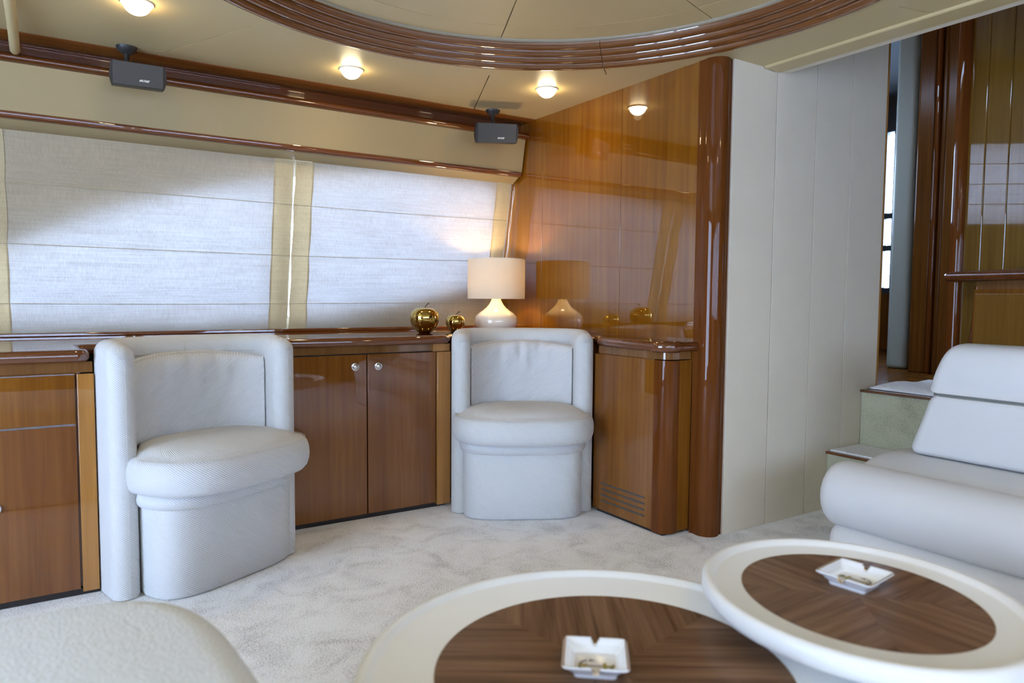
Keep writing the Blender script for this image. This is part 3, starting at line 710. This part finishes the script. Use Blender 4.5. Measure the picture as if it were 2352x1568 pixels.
# ================================================================== CHAIRS
TH = 0.086                        # shell thickness
def shell_path(hw, back, n=2.6):
    """centre line of the horseshoe shell, right arm front -> back -> left arm front (local, +y is the front)"""
    pts = [(hw, 0.0), (hw, -0.03), (hw, -0.06)]
    for i in range(1, 40):
        t = PI*i/40; x, y = sup(hw, back-0.07, n, t); pts.append((x, -0.07-y))
    return pts+[(-hw, -0.06), (-hw, -0.03), (-hw, 0.0)]
def make_chair(label, loc, rotz, swivel=0.0, off=(0.0, 0.0)):
    root = thing('barrel_chair', label, 'chair', loc, rotz, 'cream barrel chairs by the port cabinets')
    H, hw, back = 0.845, 0.285, 0.232
    path = shell_path(hw, back); n = len(path); rings = []
    def section(p, nrm, th, top, z0=0.004):
        r = th/2; out = []
        cx, cy = p; nx, ny = nrm
        prof = [(-r, z0)]+[(-r, z0+(top-r-z0)*k/6) for k in range(1, 6)]
        prof += [(-r*math.cos(PI*k/10), top-r+r*math.sin(PI*k/10)) for k in range(11)]
        prof += [(r, z0+(top-r-z0)*k/6) for k in range(5, 0, -1)]+[(r, z0)]
        return [(cx+nx*o, cy+ny*o, z) for o, z in prof]
    def frame(i):
        a, b = path[max(i-1, 0)], path[min(i+1, n-1)]; dx, dy = b[0]-a[0], b[1]-a[1]; L = math.hypot(dx, dy)
        return (dx/L, dy/L), (-dy/L, dx/L)
    def endcap(i, sgn):
        d, nr = frame(i); out = []
        for k in range(7, 0, -1):
            t = (PI/2)*k/7; off = TH/2*math.sin(t); s = max(math.cos(t), 0.03)
            out.append(section((path[i][0]+sgn*d[0]*off, path[i][1]+sgn*d[1]*off), nr, TH*s, H-0.012-0.045*(1-math.sqrt(max(0.0, 1-(off/(TH/2))**2)))))
        return out
    rings += endcap(0, -1)
    for i in range(n):
        d, nr = frame(i); y = path[i][1]
        rings.append(section(path[i], nr, TH, H-0.012*max(0, 1+y/0.06) if y > -0.06 else H))
    rings += endcap(n-1, 1)[::-1]
    loft('backrest_shell', rings, 'fabric', root, closed=True, smooth_angle=70, swap_uv=True)
    # upright seam in the middle of the inner back and seam under the top roll
    pin = []
    for i in range(6, n-6):
        d, nr = frame(i); pin.append((path[i][0]-nr[0]*(-TH/2-0.0005), path[i][1]-nr[1]*(-TH/2-0.0005), H-0.062))
    inward = pin if sum(abs(p[1]) for p in pin) < sum(abs(path[i][1]) for i in range(6, n-6)) else [(path[i][0]-frame(i)[1][0]*(TH/2+0.0005), path[i][1]-frame(i)[1][1]*(TH/2+0.0005), H-0.062) for i in range(6, n-6)]
    tube('seam', inward, 0.0016, 'stitch', root, 5)
    ymid = -(back-TH/2)+0.0003
    tube('seam', [(0, ymid, H-0.062), (0, ymid, H-0.045), (0, ymid+0.003-0.008, H-0.02)], 0.0014, 'stitch', root, 5)
    # plinth
    NB = 96
    def plan(a, bf, bb, nn, z, yc=0.0):
        pts = []
        for k in range(NB):
            t = 2*PI*k/NB; x, y = sup(a, 1.0, nn, t); fb = min(1.0, max(0.0, (-y*bb-0.004)/0.10)); fb = fb*fb*(3-2*fb)
            pts.append((x*(1-fb*max(0.0, 1-0.236/max(a, 0.236))), yc+(y*bf if y > 0 else y*bb), z))      # narrower between the arms
        return pts
    turn = []
    turn.append(loft('plinth', [plan(0.268, 0.150, 0.20, 3.8, 0.003), plan(0.272, 0.156, 0.20, 3.8, 0.012), plan(0.273, 0.158, 0.20, 3.8, 0.15), plan(0.274, 0.160, 0.20, 3.8, 0.305)], 'fabric', root, smooth_angle=60))
    rr = []
    for k in range(11):
        t = -PI/2+PI*k/10; g = 0.024*math.cos(t); rr.append(plan(0.268+g, 0.165+g, 0.20, 3.2, 0.327+0.030*math.sin(t)))
    turn.append(loft('roll', rr, 'fabric', root, smooth_angle=60))
    # seat cushion with rounded sides and crowned top
    rr = []; za, zb = 0.350, 0.470
    for k in range(9):
        t = -PI/2+(PI)*k/8; g = 0.044*max(math.cos(t), 0.0)**0.55-0.044
        rr.append(plan(0.325+g, 0.272+g, 0.225+g, 2.9, (za+zb)/2+(zb-za)/2*math.sin(t)))
    for s, z in ((0.955, 0.4785), (0.88, 0.4885), (0.74, 0.4965), (0.55, 0.502), (0.3, 0.505), (0.02, 0.506)):
        rr.append(plan(0.285*s, 0.232*s, 0.185*s, 2.7, z))
    turn.append(loft('seat_cushion', rr, 'fabric', root, smooth_angle=70))
    sp = [(x, y, z) for x, y, z in plan(0.325-0.014, 0.272-0.014, 0.225-0.014, 2.9, 0.4665) if y > 0.0]
    turn.append(tube('seam', sp, 0.0011, 'stitch', root, 5))
    for o in turn: o.rotation_euler = (0, 0, swivel); o.location = (off[0], off[1], 0)      # the seat turns a little inside the shell
    # back cushion: padded slab following the inner back
    nu, nv = 64, 28; vs, fs = [], []
    def pos(u, v, side):
        x = 0.243*u
        k = abs(x/0.25)
        yb = -(back-TH/2-0.004)+0.135*k**3.2                      # follows shell curve
        edge = (1-abs(u)**8)*(1-abs(2*v-1)**8); e = max(edge, 0.0)**0.45
        z = 0.478+(0.768-0.478)*v-0.012*(1-v)*math.cos(u*1.5)+0.022*v*math.cos(u*PI/2)
        wr = 0.0
        if side:
            wr = 0.0075*math.exp(-((v-0.86)/0.24)**2)*(math.sin(17*u+5*v)+0.6*math.sin(31*u-2*v))*math.exp(-(u+0.15)**2*2.5)
            wr += 0.007*math.exp(-((v-0.06)/0.10)**2)*math.sin(9*u+1)*math.sin(3*u+0.5)
        return (x, yb+(0.052*e+0.006+wr*e if side else 0.0), z)
    for s in (1, 0):
        for i in range(nu+1):
            for j in range(nv+1): vs.append(pos(-1+2*i/nu, j/nv, s))
    W = nv+1; B = (nu+1)*W
    for s in (0, 1):
        for i in range(nu):
            for j in range(nv): a = s*B+i*W+j; fs.append((a, a+1, a+W+1, a+W))
    for i in range(nu):
        for j in (0, nv): a = i*W+j; fs.append((a, a+W, B+a+W, B+a))
    for j in range(nv):
        for i in (0, nu): a = i*W+j; fs.append((a, a+1, B+a+1, B+a))
    raw('back_cushion', vs, fs, 'fabric', root, smooth_angle=60, uvs=[tuple((vs[k][0]*1.05, vs[k][2]) for k in f) for f in fs])
    tube('seam', [(p[0], p[1]+0.002, p[2]) for p in [pos(-0.95+1.9*i/30, 0.985, 1) for i in range(31)]], 0.0015, 'stitch', root, 5)
    return root
# rotz turns local +y (front) to the facing direction
CH1 = (0.466, 2.697, 0.0); CH1_YAW = D2R(14)
CH2 = (1.835, 2.744, 0.0); CH2_YAW = D2R(-29)
make_chair('cream woven barrel chair nearer the left, beside the drawer cabinet', CH1, PI+CH1_YAW, D2R(13), (-0.024, -0.020))
make_chair('cream woven barrel chair in the corner in front of the table lamp', CH2, PI+CH2_YAW)

# ================================================================== LAMP, APPLES
lp = thing('table_lamp', 'lit table lamp with cream drum shade and white ceramic base in the corner', 'lamp', (2.05, 3.33, WT+0.0005))
lathe('base', [(0.0, 0.0), (0.096, 0.0), (0.108, 0.008), (0.116, 0.03), (0.1185, 0.05), (0.114, 0.072), (0.098, 0.090), (0.075, 0.106), (0.055, 0.121), (0.040, 0.138), (0.030, 0.155), (0.0235, 0.172), (0.021, 0.188), (0.021, 0.20), (0.0, 0.20)], 'ceramic', lp, seg=56)
lathe('shade', [(0.1555, 0.170), (0.1560, 0.270), (0.1555, 0.383), (0.1535, 0.383), (0.1540, 0.270), (0.1535, 0.170)], 'shade', lp, seg=64, closed_profile=True)
tube('shade_ring', [(0.1545*math.cos(2*PI*i/48), 0.1545*math.sin(2*PI*i/48), 0.383) for i in range(48)], 0.0022, 'ceramic', lp, 6, closed=True)
tube('socket', [(0, 0, 0.195), (0, 0, 0.205), (0, 0, 0.216)], 0.016, 'bezel', lp, 14)
bl = lathe('bulb', [(0.0, 0.215), (0.014, 0.218), (0.020, 0.228), (0.027, 0.242), (0.028, 0.252), (0.024, 0.264), (0.013, 0.272), (0.0, 0.274)], emission('lit bulb glass', (1.0, 0.72, 0.38), 20.0), lp, seg=20)
for k in range(3):
    a = 2*PI*k/3+0.4; tube('shade_spoke', [(0.016*math.cos(a), 0.016*math.sin(a), 0.232), (0.153*math.cos(a), 0.153*math.sin(a), 0.232)], 0.0015, 'chrome', lp, 6)
L = bpy.data.lights.new('lamp_glow', 'POINT'); L.energy = 4.6; L.color = (1.0, 0.74, 0.40); L.shadow_soft_size = 0.03
lo = bpy.data.objects.new('lamp_glow', L); COL.objects.link(lo); lo.parent = lp; lo.location = (0, 0, 0.284)

def apple(name, label, loc, s, lean):
    root = thing(name, label, 'ornament', loc, 0.3, 'gold apple ornaments on the worktop')
    prof = []
    for k in range(33):                                   # section of an apple: dimples at both poles
        t = -PI/2+PI*k/32
        r = 0.5*math.cos(t)**0.75 if math.cos(t) > 1e-6 else 0.0
        z = 0.47*math.sin(t)
        r *= 1.0+0.17*math.sin(t)
        z -= 0.10*math.exp(-(r/0.12)**2)*(1 if t > 0 else -0.7)
        prof.append((r*s, (z+0.47)*s))
    zmin = min(p[1] for p in prof); prof = [(r, z-zmin) for r, z in prof]
    lathe('body', prof, 'gold', root, seg=48, smooth_angle=80)
    zt = prof[-1][1]
    tube('stem', [(0, 0, zt), (0.004*lean, 0, zt+0.08*s), (0.018*lean, 0.0, zt+0.17*s), (0.040*lean, 0, zt+0.24*s)], 0.0025, 'stem', root, 8, radii=[0.0018, 0.0018, 0.0022, 0.0032])
apple('golden_apple', 'large shiny gold apple ornament on the worktop', (1.556, 3.20, WT+0.0005), 0.140, 0.7)
apple('golden_apple', 'small shiny gold apple ornament beside the lamp', (1.752, 3.245, WT+0.0005), 0.098, 0.8)

# ================================================================== SPEAKERS
def text_mesh(name, body, size, parent, mat, shear=0.3):
    cu = bpy.data.curves.new(name, 'FONT'); cu.body = body; cu.size = size; cu.shear = shear; cu.align_x = 'CENTER'; cu.extrude = 0.0004; cu.offset = size*0.02
    o = bpy.data.objects.new(name, cu); COL.objects.link(o)
    dg = bpy.context.evaluated_depsgraph_get(); me = bpy.data.meshes.new_from_object(o.evaluated_get(dg))
    bpy.data.objects.remove(o); return link(name, me, mat, parent)
def speaker(label, mount, body, yaw, w, h):
    """mount: ceiling point; body: centre of the box; front faces local -y"""
    root = thing('wall_speaker', label, 'speaker', mount, yaw, 'black speakers hung under the ceiling edge')
    R = Matrix.Rotation(-yaw, 3, 'Z'); bc = R @ (Vector(body)-Vector(mount))
    lathe('ceiling_plate', [(0.0, -0.028), (0.016, -0.027), (0.026, -0.020), (0.036, -0.008), (0.038, 0.0), (0.0, 0.0)], 'speaker', root, seg=28)
    tilt = D2R(9)
    tube('stem', [(0, 0, -0.02), (0, 0, -0.05), (bc.x*0.2, bc.y*0.3, -0.075), (bc.x*0.4, bc.y*0.6, bc.z+h/2-0.005)], 0.0095, 'speaker', root, 12)
    q = Matrix.Rotation(tilt, 3, 'X')
    def tr(c): v = q @ Vector(c); return (v.x+bc.x, v.y+bc.y, v.z+bc.z)
    box('cabinet', -w/2, w/2, -0.05, 0.05, -h/2, h/2, 'speaker', root, bev=0.006, seg=3, fn=lambda c: tr((c.x, c.y if c.y < 0 else c.y, c.z)))
    box('grille', -w/2+0.004, w/2-0.004, -0.056, -0.045, -h/2+0.001, h/2-0.001, 'grille', root, bev=0.003, fn=tr)
    for s in (-1, 1):                                       # curved end cheeks
        pts = []
        for k in range(9):
            t = -1+2*k/8; pts.append((-0.046+0.0*t, t*h/2*0.98, 0.008*(1-t*t)))
        vs = []
        for yy in (-0.052, 0.035):
            for k in range(9):
                t = -1+2*k/8; vs.append(tr((s*(w/2-0.002+0.009*(1-t*t)), yy, t*h/2*0.99)))
            for k in range(9):
                t = 1-2*k/8; vs.append(tr((s*(w/2-0.006), yy, t*h/2*0.99)))
        n = 18; fs = [tuple(range(n)), tuple(range(n, 2*n))]+[(i, (i+1) % n, n+(i+1) % n, n+i) for i in range(n)]
        raw('end_cheek', vs, fs, 'dark', root, smooth_angle=35)
    lg = text_mesh('logo', 'BOSE', 0.0105, root, 'logo', 0.45)
    lg.rotation_euler = (PI/2+tilt, 0, 0); lg.location = tr((0.018, -0.0572, -h/2+0.020)); lg.scale = (1.35, 1, 1)
speaker('black speaker on a ceiling bracket at the upper left', (0.288, 3.262, CZ), (0.318, 3.185, 1.842), D2R(-3), 0.182, 0.088)
speaker('black speaker on a ceiling bracket beside the wood wall', (1.982, 3.265, CZ), (1.958, 3.195, 1.833), D2R(-24), 0.205, 0.096)

# ================================================================== DOWNLIGHTS
def downlight(x, y, label):
    root = thing('downlight', label, 'ceiling light', (x, y, CZ), 0, 'dome downlights in the ceiling')
    prof = [(0.0, -0.040)]+[(0.044*math.sin(PI/2*k/8), -0.040*math.cos(PI/2*k/8)-0.0) for k in range(1, 9)]
    lathe('glass_dome', prof, 'dome', root, seg=32, smooth_angle=80)
    lathe('bezel', [(0.0435, -0.004), (0.050, -0.005), (0.053, 0.001), (0.0435, 0.001)], 'bezel', root, seg=32, closed_profile=True)
    L = bpy.data.lights.new('downlight_glow', 'SPOT'); L.energy = 2.6; L.color = (1.0, 0.76, 0.42); L.shadow_soft_size = 0.02; L.spot_size = D2R(155); L.spot_blend = 0.6
    o = bpy.data.objects.new('downlight_glow', L); COL.objects.link(o); o.parent = root; o.location = (0, 0, -0.046)
downlight(0.278, 2.752, 'glowing dome downlight at the upper left of the ceiling')
downlight(1.125, 3.030, 'glowing dome downlight in the middle, between the two speakers')
downlight(1.990, 2.792, 'glowing dome downlight nearest the wood wall')
for x, y, t in ((1.15, 0.17, 'starboard middle'), (2.0, 0.41, 'starboard forward')):
    downlight(x, y, 'dome downlight in the %s part of the ceiling' % t)

# ================================================================== TABLES
def table(label, loc, rt, ri, rim, sx, sy, rot, rotg, under, group=None):
    root = thing('coffee_table', label, 'table', (loc[0], loc[1], 0), rot, group)
    z = loc[2]
    prof = [(0.0, z-0.014), (rt-0.034, z-0.013), (rt-0.028, z-0.010), (rt-0.022, z-0.002), (rt-0.014, z), (rt-0.006, z-0.002), (rt, z-0.010)]+under+[(0.0, under[-1][1])]
    lathe('top', prof, 'table', root, seg=96, sx=sx, sy=sy, smooth_angle=50)
    # pedestal and foot
    zb = under[-1][1]; rp = under[-1][0]
    lathe('pedestal', [(0.0, zb), (rp, zb), (rp*0.8, zb*0.7), (rp*0.75, zb*0.35), (rp*0.95, 0.06), (rp*1.9, 0.022), (rp*2.2, 0.002), (0.0, 0.002)], 'table', root, seg=48, smooth_angle=50)
    # inlaid veneer: four mitred quarters
    for q in range(4):
        n = 24; vs = [(0, 0, z-0.0125), (0, 0, z-0.016)]; fs = []
        A0 = rotg+q*PI/2-PI/4
        cr, sr = math.cos(A0+PI/4), math.sin(A0+PI/4)
        def loc2(x, y): return (x*cr+y*sr, -x*sr+y*cr)
        for k in range(n+1):
            a = A0+(PI/2)*k/n; d = 0.0006 if k == 0 else (-0.0006 if k == n else 0)
            x, y = ri*math.cos(a+d)*sx, ri*math.sin(a+d)*sy; lx, ly = loc2(x, y)
            vs += [(lx, ly, z-0.0125), (lx, ly, z-0.016)]
        for k in range(n):
            b = 2+2*k; fs += [(0, b, b+2), (b, b+1, b+3, b+2)]
        fs += [(0, 2, 3, 1), (0, 1, 2+2*n+1, 2+2*n)]
        o = raw('veneer_quarter', vs, fs, 'walnut', root); o.rotation_euler = (0, 0, A0+PI/4)
    return root
T1 = (0.845, 0.962, 0.335); T2 = (1.385, 0.820, 0.402)
table('lower round coffee table with walnut centre at the bottom of the picture', T1, 0.462, 0.323, 0, 1.0, 1.0, 0.0, D2R(57), [(0.460, T1[2]-0.020), (0.450, T1[2]-0.034), (0.42, T1[2]-0.050), (0.30, T1[2]-0.062), (0.13, T1[2]-0.075)])
table('higher oval coffee table with walnut centre overlapping the lower one', T2, 0.322, 0.236, 0, 1.03, 0.94, D2R(75.3), D2R(15), [(0.322, T2[2]-0.028), (0.316, T2[2]-0.040), (0.298, T2[2]-0.050), (0.25, T2[2]-0.056), (0.075, T2[2]-0.060)])

# ================================================================== ASHTRAYS
def ashtray(label, loc, rot, half=0.062):
    root = thing('ashtray', label, 'ashtray', loc, rot, 'square porcelain ashtrays on the tables')
    NP = 30
    def ring(h, z, rc, notch=0.0):
        pts = []
        for s in range(4):
            for k in range(NP):
                t = -1+2*k/NP; x, y = h, h*t
                m = max(abs(x), abs(y))
                p = 14.0; f = h/((abs(x)**p+abs(y)**p)**(1/p)); x, y = x*f, y*f
                zz = z
                if notch and s in (0, 2) and abs(t) < 0.13: zz -= notch*(1-(abs(t)/0.13)**2)
                for _ in range(s): x, y = -y, x
                pts.append((x, y, zz))
        return pts
    h = half
    rings = [ring(h*0.62, 0.0, 0), ring(h*0.65, 0.003, 0), ring(h*0.68, 0.011, 0), ring(h*0.76, 0.017, 0), ring(h*0.97, 0.0245, 0, 0.006), ring(h*1.0, 0.027, 0, 0.009), ring(h*0.985, 0.029, 0, 0.010), ring(h*0.93, 0.028, 0, 0.010), ring(h*0.88, 0.025, 0, 0.008), ring(h*0.78, 0.015, 0), ring(h*0.68, 0.0085, 0), ring(h*0.63, 0.0075, 0)]
    loft('dish', rings, 'porcelain', root, smooth_angle=40)
    for s in (1, -1):                                       # gilt cigarette rests
        vs, fs = [], []
        for i in range(7):
            t = -0.13+0.26*i/6
            dz = 0.010*(1-(abs(t)/0.13)**2)
            for f, z in ((1.006, 0.0265), (0.985, 0.0296), (0.93, 0.0286), (0.87, 0.0248)):
                vs.append((s*h*f, h*t, z-dz*(1.0 if f > 0.9 else 0.85)+0.0003))
        for i in range(6):
            for j in range(3): a = i*4+j; fs.append((a, a+1, a+5, a+4))
        raw('gilt_rest', vs, fs, 'gilt', root, smooth=True)
        box('gilt_line', -h*0.92, h*0.92, s*h*0.945-0.0012, s*h*0.945+0.0012, 0.0284, 0.0292, 'gilt', root)
    # painted anchor
    def flat(name, quads, mat):
        vs, fs = [], []
        for q in quads:
            b = len(vs); vs += [(x*1.15*h, -y*1.2*h, 0.0080) for x, y in q]; fs.append(tuple(range(b, b+len(q))))
        raw(name, vs, fs, mat, root, fix=False)
    def seg(x0, y0, x1, y1, wd):
        dx, dy = x1-x0, y1-y0; L_ = math.hypot(dx, dy); nx, ny = -dy/L_*wd/2, dx/L_*wd/2
        return [(x0+nx, y0+ny), (x1+nx, y1+ny), (x1-nx, y1-ny), (x0-nx, y0-ny)]
    ax = -0.12
    g = [seg(ax, -0.36, ax, 0.30, 0.055)]
    for k in range(10):
        a0, a1 = D2R(-160+14*k), D2R(-160+14*(k+1))
        g.append(seg(ax+0.30*math.cos(a0), -0.10+0.30*math.sin(a0), ax+0.30*math.cos(a1), -0.10+0.30*math.sin(a1), 0.07))
    g += [[(ax+0.20, -0.17), (ax+0.36, -0.14), (ax+0.27, 0.02)], [(ax-0.20, -0.17), (ax-0.36, -0.14), (ax-0.27, 0.02)]]
    y = [seg(ax-0.17, 0.24, ax+0.17, 0.24, 0.09), seg(ax, 0.30, ax+0.0, 0.46, 0.10), seg(ax-0.10, 0.40, ax+0.12, 0.47, 0.07), seg(ax-0.12, -0.30, ax+0.10, -0.22, 0.05), seg(ax-0.02, -0.42, ax+0.05, -0.30, 0.10)]
    flat('anchor_motif', g, 'anchor_grey'); 
    for q in y:                                             # gold crown and rope strokes
        raw('gold_stroke', [(px_*1.15*h, -py_*1.2*h, 0.0083) for px_, py_ in q], [tuple(range(len(q)))], 'anchor_gold', root, fix=False)
ashtray('white gilt-edged ashtray with anchor on the lower table', (0.822, 0.982, T1[2]-0.012), D2R(-39)+PI/2, 0.060)
ashtray('white gilt-edged ashtray on the higher oval table', (1.432, 0.858, T2[2]-0.012), D2R(187), 0.060)

# ================================================================== SOFA
sf = thing('sofa', 'pale upholstered sofa with rolled seat front and two-tier backrest', 'sofa', (2.6, 0.9, 0))
def endprof(t):                 # easing at the ends of a swept cushion
    return math.sqrt(max(0.0, 1-(1-t)**2))
def swept(name, prof, ya, yb, mat, rend, parent, shift=None, cen=None):
    """(x,z) profile swept along y with rounded ends; coordinates in world, parent offset removed"""
    ox, oy = 2.6, 0.9
    cx = sum(p[0] for p in prof)/len(prof); cz = sum(p[1] for p in prof)/len(prof)
    rings = []; N_ = 9
    st_ = [(yb+rend*0-0.0, 1.0)]
    pos = []
    for k in range(N_):
        t = k/(N_-1); pos.append((ya+rend*(1-math.cos(PI/2*t)), math.sin(PI/2*t)))
    mids = [(ya+rend+(yb-ya-2*rend)*k/10, 1.0) for k in range(1, 10)]
    end = [(yb-(p-ya), s) for p, s in reversed(pos)]
    size = max(max(abs(p[0]-cx) for p in prof), max(abs(p[1]-cz) for p in prof))
    for y, s in pos+mids+end:
        ring = []
        for x, z in prof:
            dx, dz = x-cx, z-cz; L_ = math.hypot(dx, dz); ins = min(rend*(1-s), L_*0.97)
            kf = (L_-ins)/L_ if L_ > 1e-6 else 1
            yy = y+(shift(cz+dz*kf, y) if shift else 0)
            ring.append((cx+dx*kf-ox, yy-oy, cz+dz*kf))
        rings.append(ring)
    return loft(name, rings, mat, parent, smooth_angle=65)
def rrect(x0, x1, z0, z1, r, n=6):
    out = []
    for cx, cz, a in ((x1-r, z1-r, 0), (x0+r, z1-r, 90), (x0+r, z0+r, 180), (x1-r, z0+r, 270)):
        for k in range(n+1): t = D2R(a+90*k/n); out.append((cx+r*math.cos(t), cz+r*math.sin(t)))
    return out
# seat: fat front roll, shallow dip behind, flat to the back
seat = []
for k in range(15):
    t = D2R(250-230*k/14); seat.append((2.455+0.125*math.cos(t), 0.283+0.122*math.sin(t)))
seat += [(2.62, 0.372), (2.70, 0.388), (2.78, 0.400), (2.90, 0.400), (3.0, 0.395), (3.01, 0.25), (3.0, 0.17), (2.6, 0.165)]
swept('seat_cushion', seat, -0.30, 1.565, 'sofa', 0.055, sf)
base = rrect(2.345, 2.99, 0.004, 0.185, 0.05)
swept('base', base, -0.28, 1.525, 'sofa', 0.045, sf)
def lean(p): return p
low = [(2.80, 0.41), (2.79, 0.44), (2.800, 0.52), (2.815, 0.60), (2.825, 0.632), (2.86, 0.636), (3.0, 0.636), (3.04, 0.62), (3.05, 0.52), (3.04, 0.43), (3.0, 0.408), (2.85, 0.402)]
up = [(2.835, 0.644), (2.822, 0.66), (2.822, 0.72), (2.832, 0.785), (2.855, 0.820), (2.89, 0.833), (2.95, 0.834), (3.01, 0.822), (3.05, 0.79), (3.06, 0.72), (3.05, 0.66), (3.03, 0.642)]
def dens(p):
    out = []
    for i in range(len(p)):
        a, b = p[i], p[(i+1) % len(p)]; c_, d_ = p[i-1], p[(i+2) % len(p)]
        for t in (0, 0.33, 0.66):
            f = lambda q0, q1, q2, q3: 0.5*((2*q1)+(-q0+q2)*t+(2*q0-5*q1+4*q2-q3)*t*t+(-q0+3*q1-3*q2+q3)*t**3)
            out.append((f(c_[0], a[0], b[0], d_[0]), f(c_[1], a[1], b[1], d_[1])))
    return out
sh_l = lambda z, y: (0.0 if y < 0.6 else (0.05*(0.62-z)/0.2))
sh_u = lambda z, y: (0.0 if y < 0.6 else (-0.05*max(0, (z-0.66)/0.17)**1.5))
swept('backrest_lower', dens(low), -0.28, 1.425, 'sofa', 0.035, sf, sh_l)
swept('backrest_upper', dens(up), -0.28, 1.425, 'sofa', 0.035, sf, sh_u)
for z in (0.6355, 0.6425):
    tube('piping', [(2.828-2.6, -0.24-0.9, z), (2.828-2.6, 0.6-0.9, z), (2.828-2.6, 1.385-0.9, z), (2.85-2.6, 1.415-0.9, z), (2.93-2.6, 1.428-0.9, z)], 0.0035, 'piping', sf, 8)
# end seam of the seat roll
tube('seam', [(x-2.6, 1.565-0.040-0.9, z) for x, z in [(2.455+0.120*math.cos(D2R(250-230*k/20)), 0.283+0.117*math.sin(D2R(250-230*k/20))) for k in range(21)]], 0.0016, 'stitch', sf, 5)

# ================================================================== OTTOMAN in the foreground
ot = thing('ottoman', 'white boucle ottoman with rounded top in the lower left foreground', 'ottoman', (-0.126, 1.037, 0), 0.055)
rings = []
A_, B_, SH_, TOP_ = 0.388, 0.453, 0.080, 0.455
def oplan(a, b, z, nn=4.5): return [(*sup(a, b, nn, 2*PI*k/96), z) for k in range(96)]
for k in range(5): rings.append(oplan(A_-0.012*(1-k/4), B_-0.012*(1-k/4), 0.004+0.03*k/4))
rings.append(oplan(A_, B_, 0.2)); rings.append(oplan(A_, B_, TOP_-SH_*0.9))
for k in range(1, 10):
    t = PI/2*k/9; rings.append(oplan(A_-SH_*(1-math.cos(t)), B_-SH_*(1-math.cos(t)), TOP_-0.9*SH_+0.9*SH_*math.sin(t), 4.5-0.5*k/9))
for q, z in ((0.8, 0.008), (0.55, 0.014), (0.3, 0.017), (0.05, 0.018)): rings.append(oplan((A_-SH_)*q, (B_-SH_)*q, TOP_+z, 3.6))
loft('body', rings, 'boucle', ot, smooth_angle=80)

# ================================================================== CLOTH ON THE TOP STEP
vs, fs = [], []; nx, ny = 24, 20
mt = thing('bath_mat', 'white terry mat lying on the top carpeted step', 'mat', (3.65, 1.735, 0.557))
def mp_(i, j, top):
    u, v = i/nx, j/ny
    x = 0.26*(2*u-1)*(1+0.03*math.sin(5*v)); y = 0.26*(2*v-1)+0.01*math.sin(7*u)
    z = 0.024+0.008*math.sin(7*u+3*v)*math.sin(5*v+1)+0.004*random.random()
    e = min(u, 1-u, v, 1-v); z *= min(1.0, 0.35+e*8)
    return (x, y, z if top else 0.0005)
grid = [[mp_(i, j, True) for j in range(ny+1)] for i in range(nx+1)]
for top in (1, 0):
    for i in range(nx+1):
        for j in range(ny+1): vs.append(grid[i][j] if top else (grid[i][j][0], grid[i][j][1], 0.0005))
W = ny+1; B = (nx+1)*W
for s in (0, 1):
    for i in range(nx):
        for j in range(ny): a = s*B+i*W+j; fs.append((a, a+1, a+W+1, a+W))
for i in range(nx):
    for j in (0, ny): a = i*W+j; fs.append((a, a+W, B+a+W, B+a))
for j in range(ny):
    for i in (0, nx): a = i*W+j; fs.append((a, a+1, B+a+1, B+a))
raw('cloth', vs, fs, 'mat_white', mt, smooth=True)
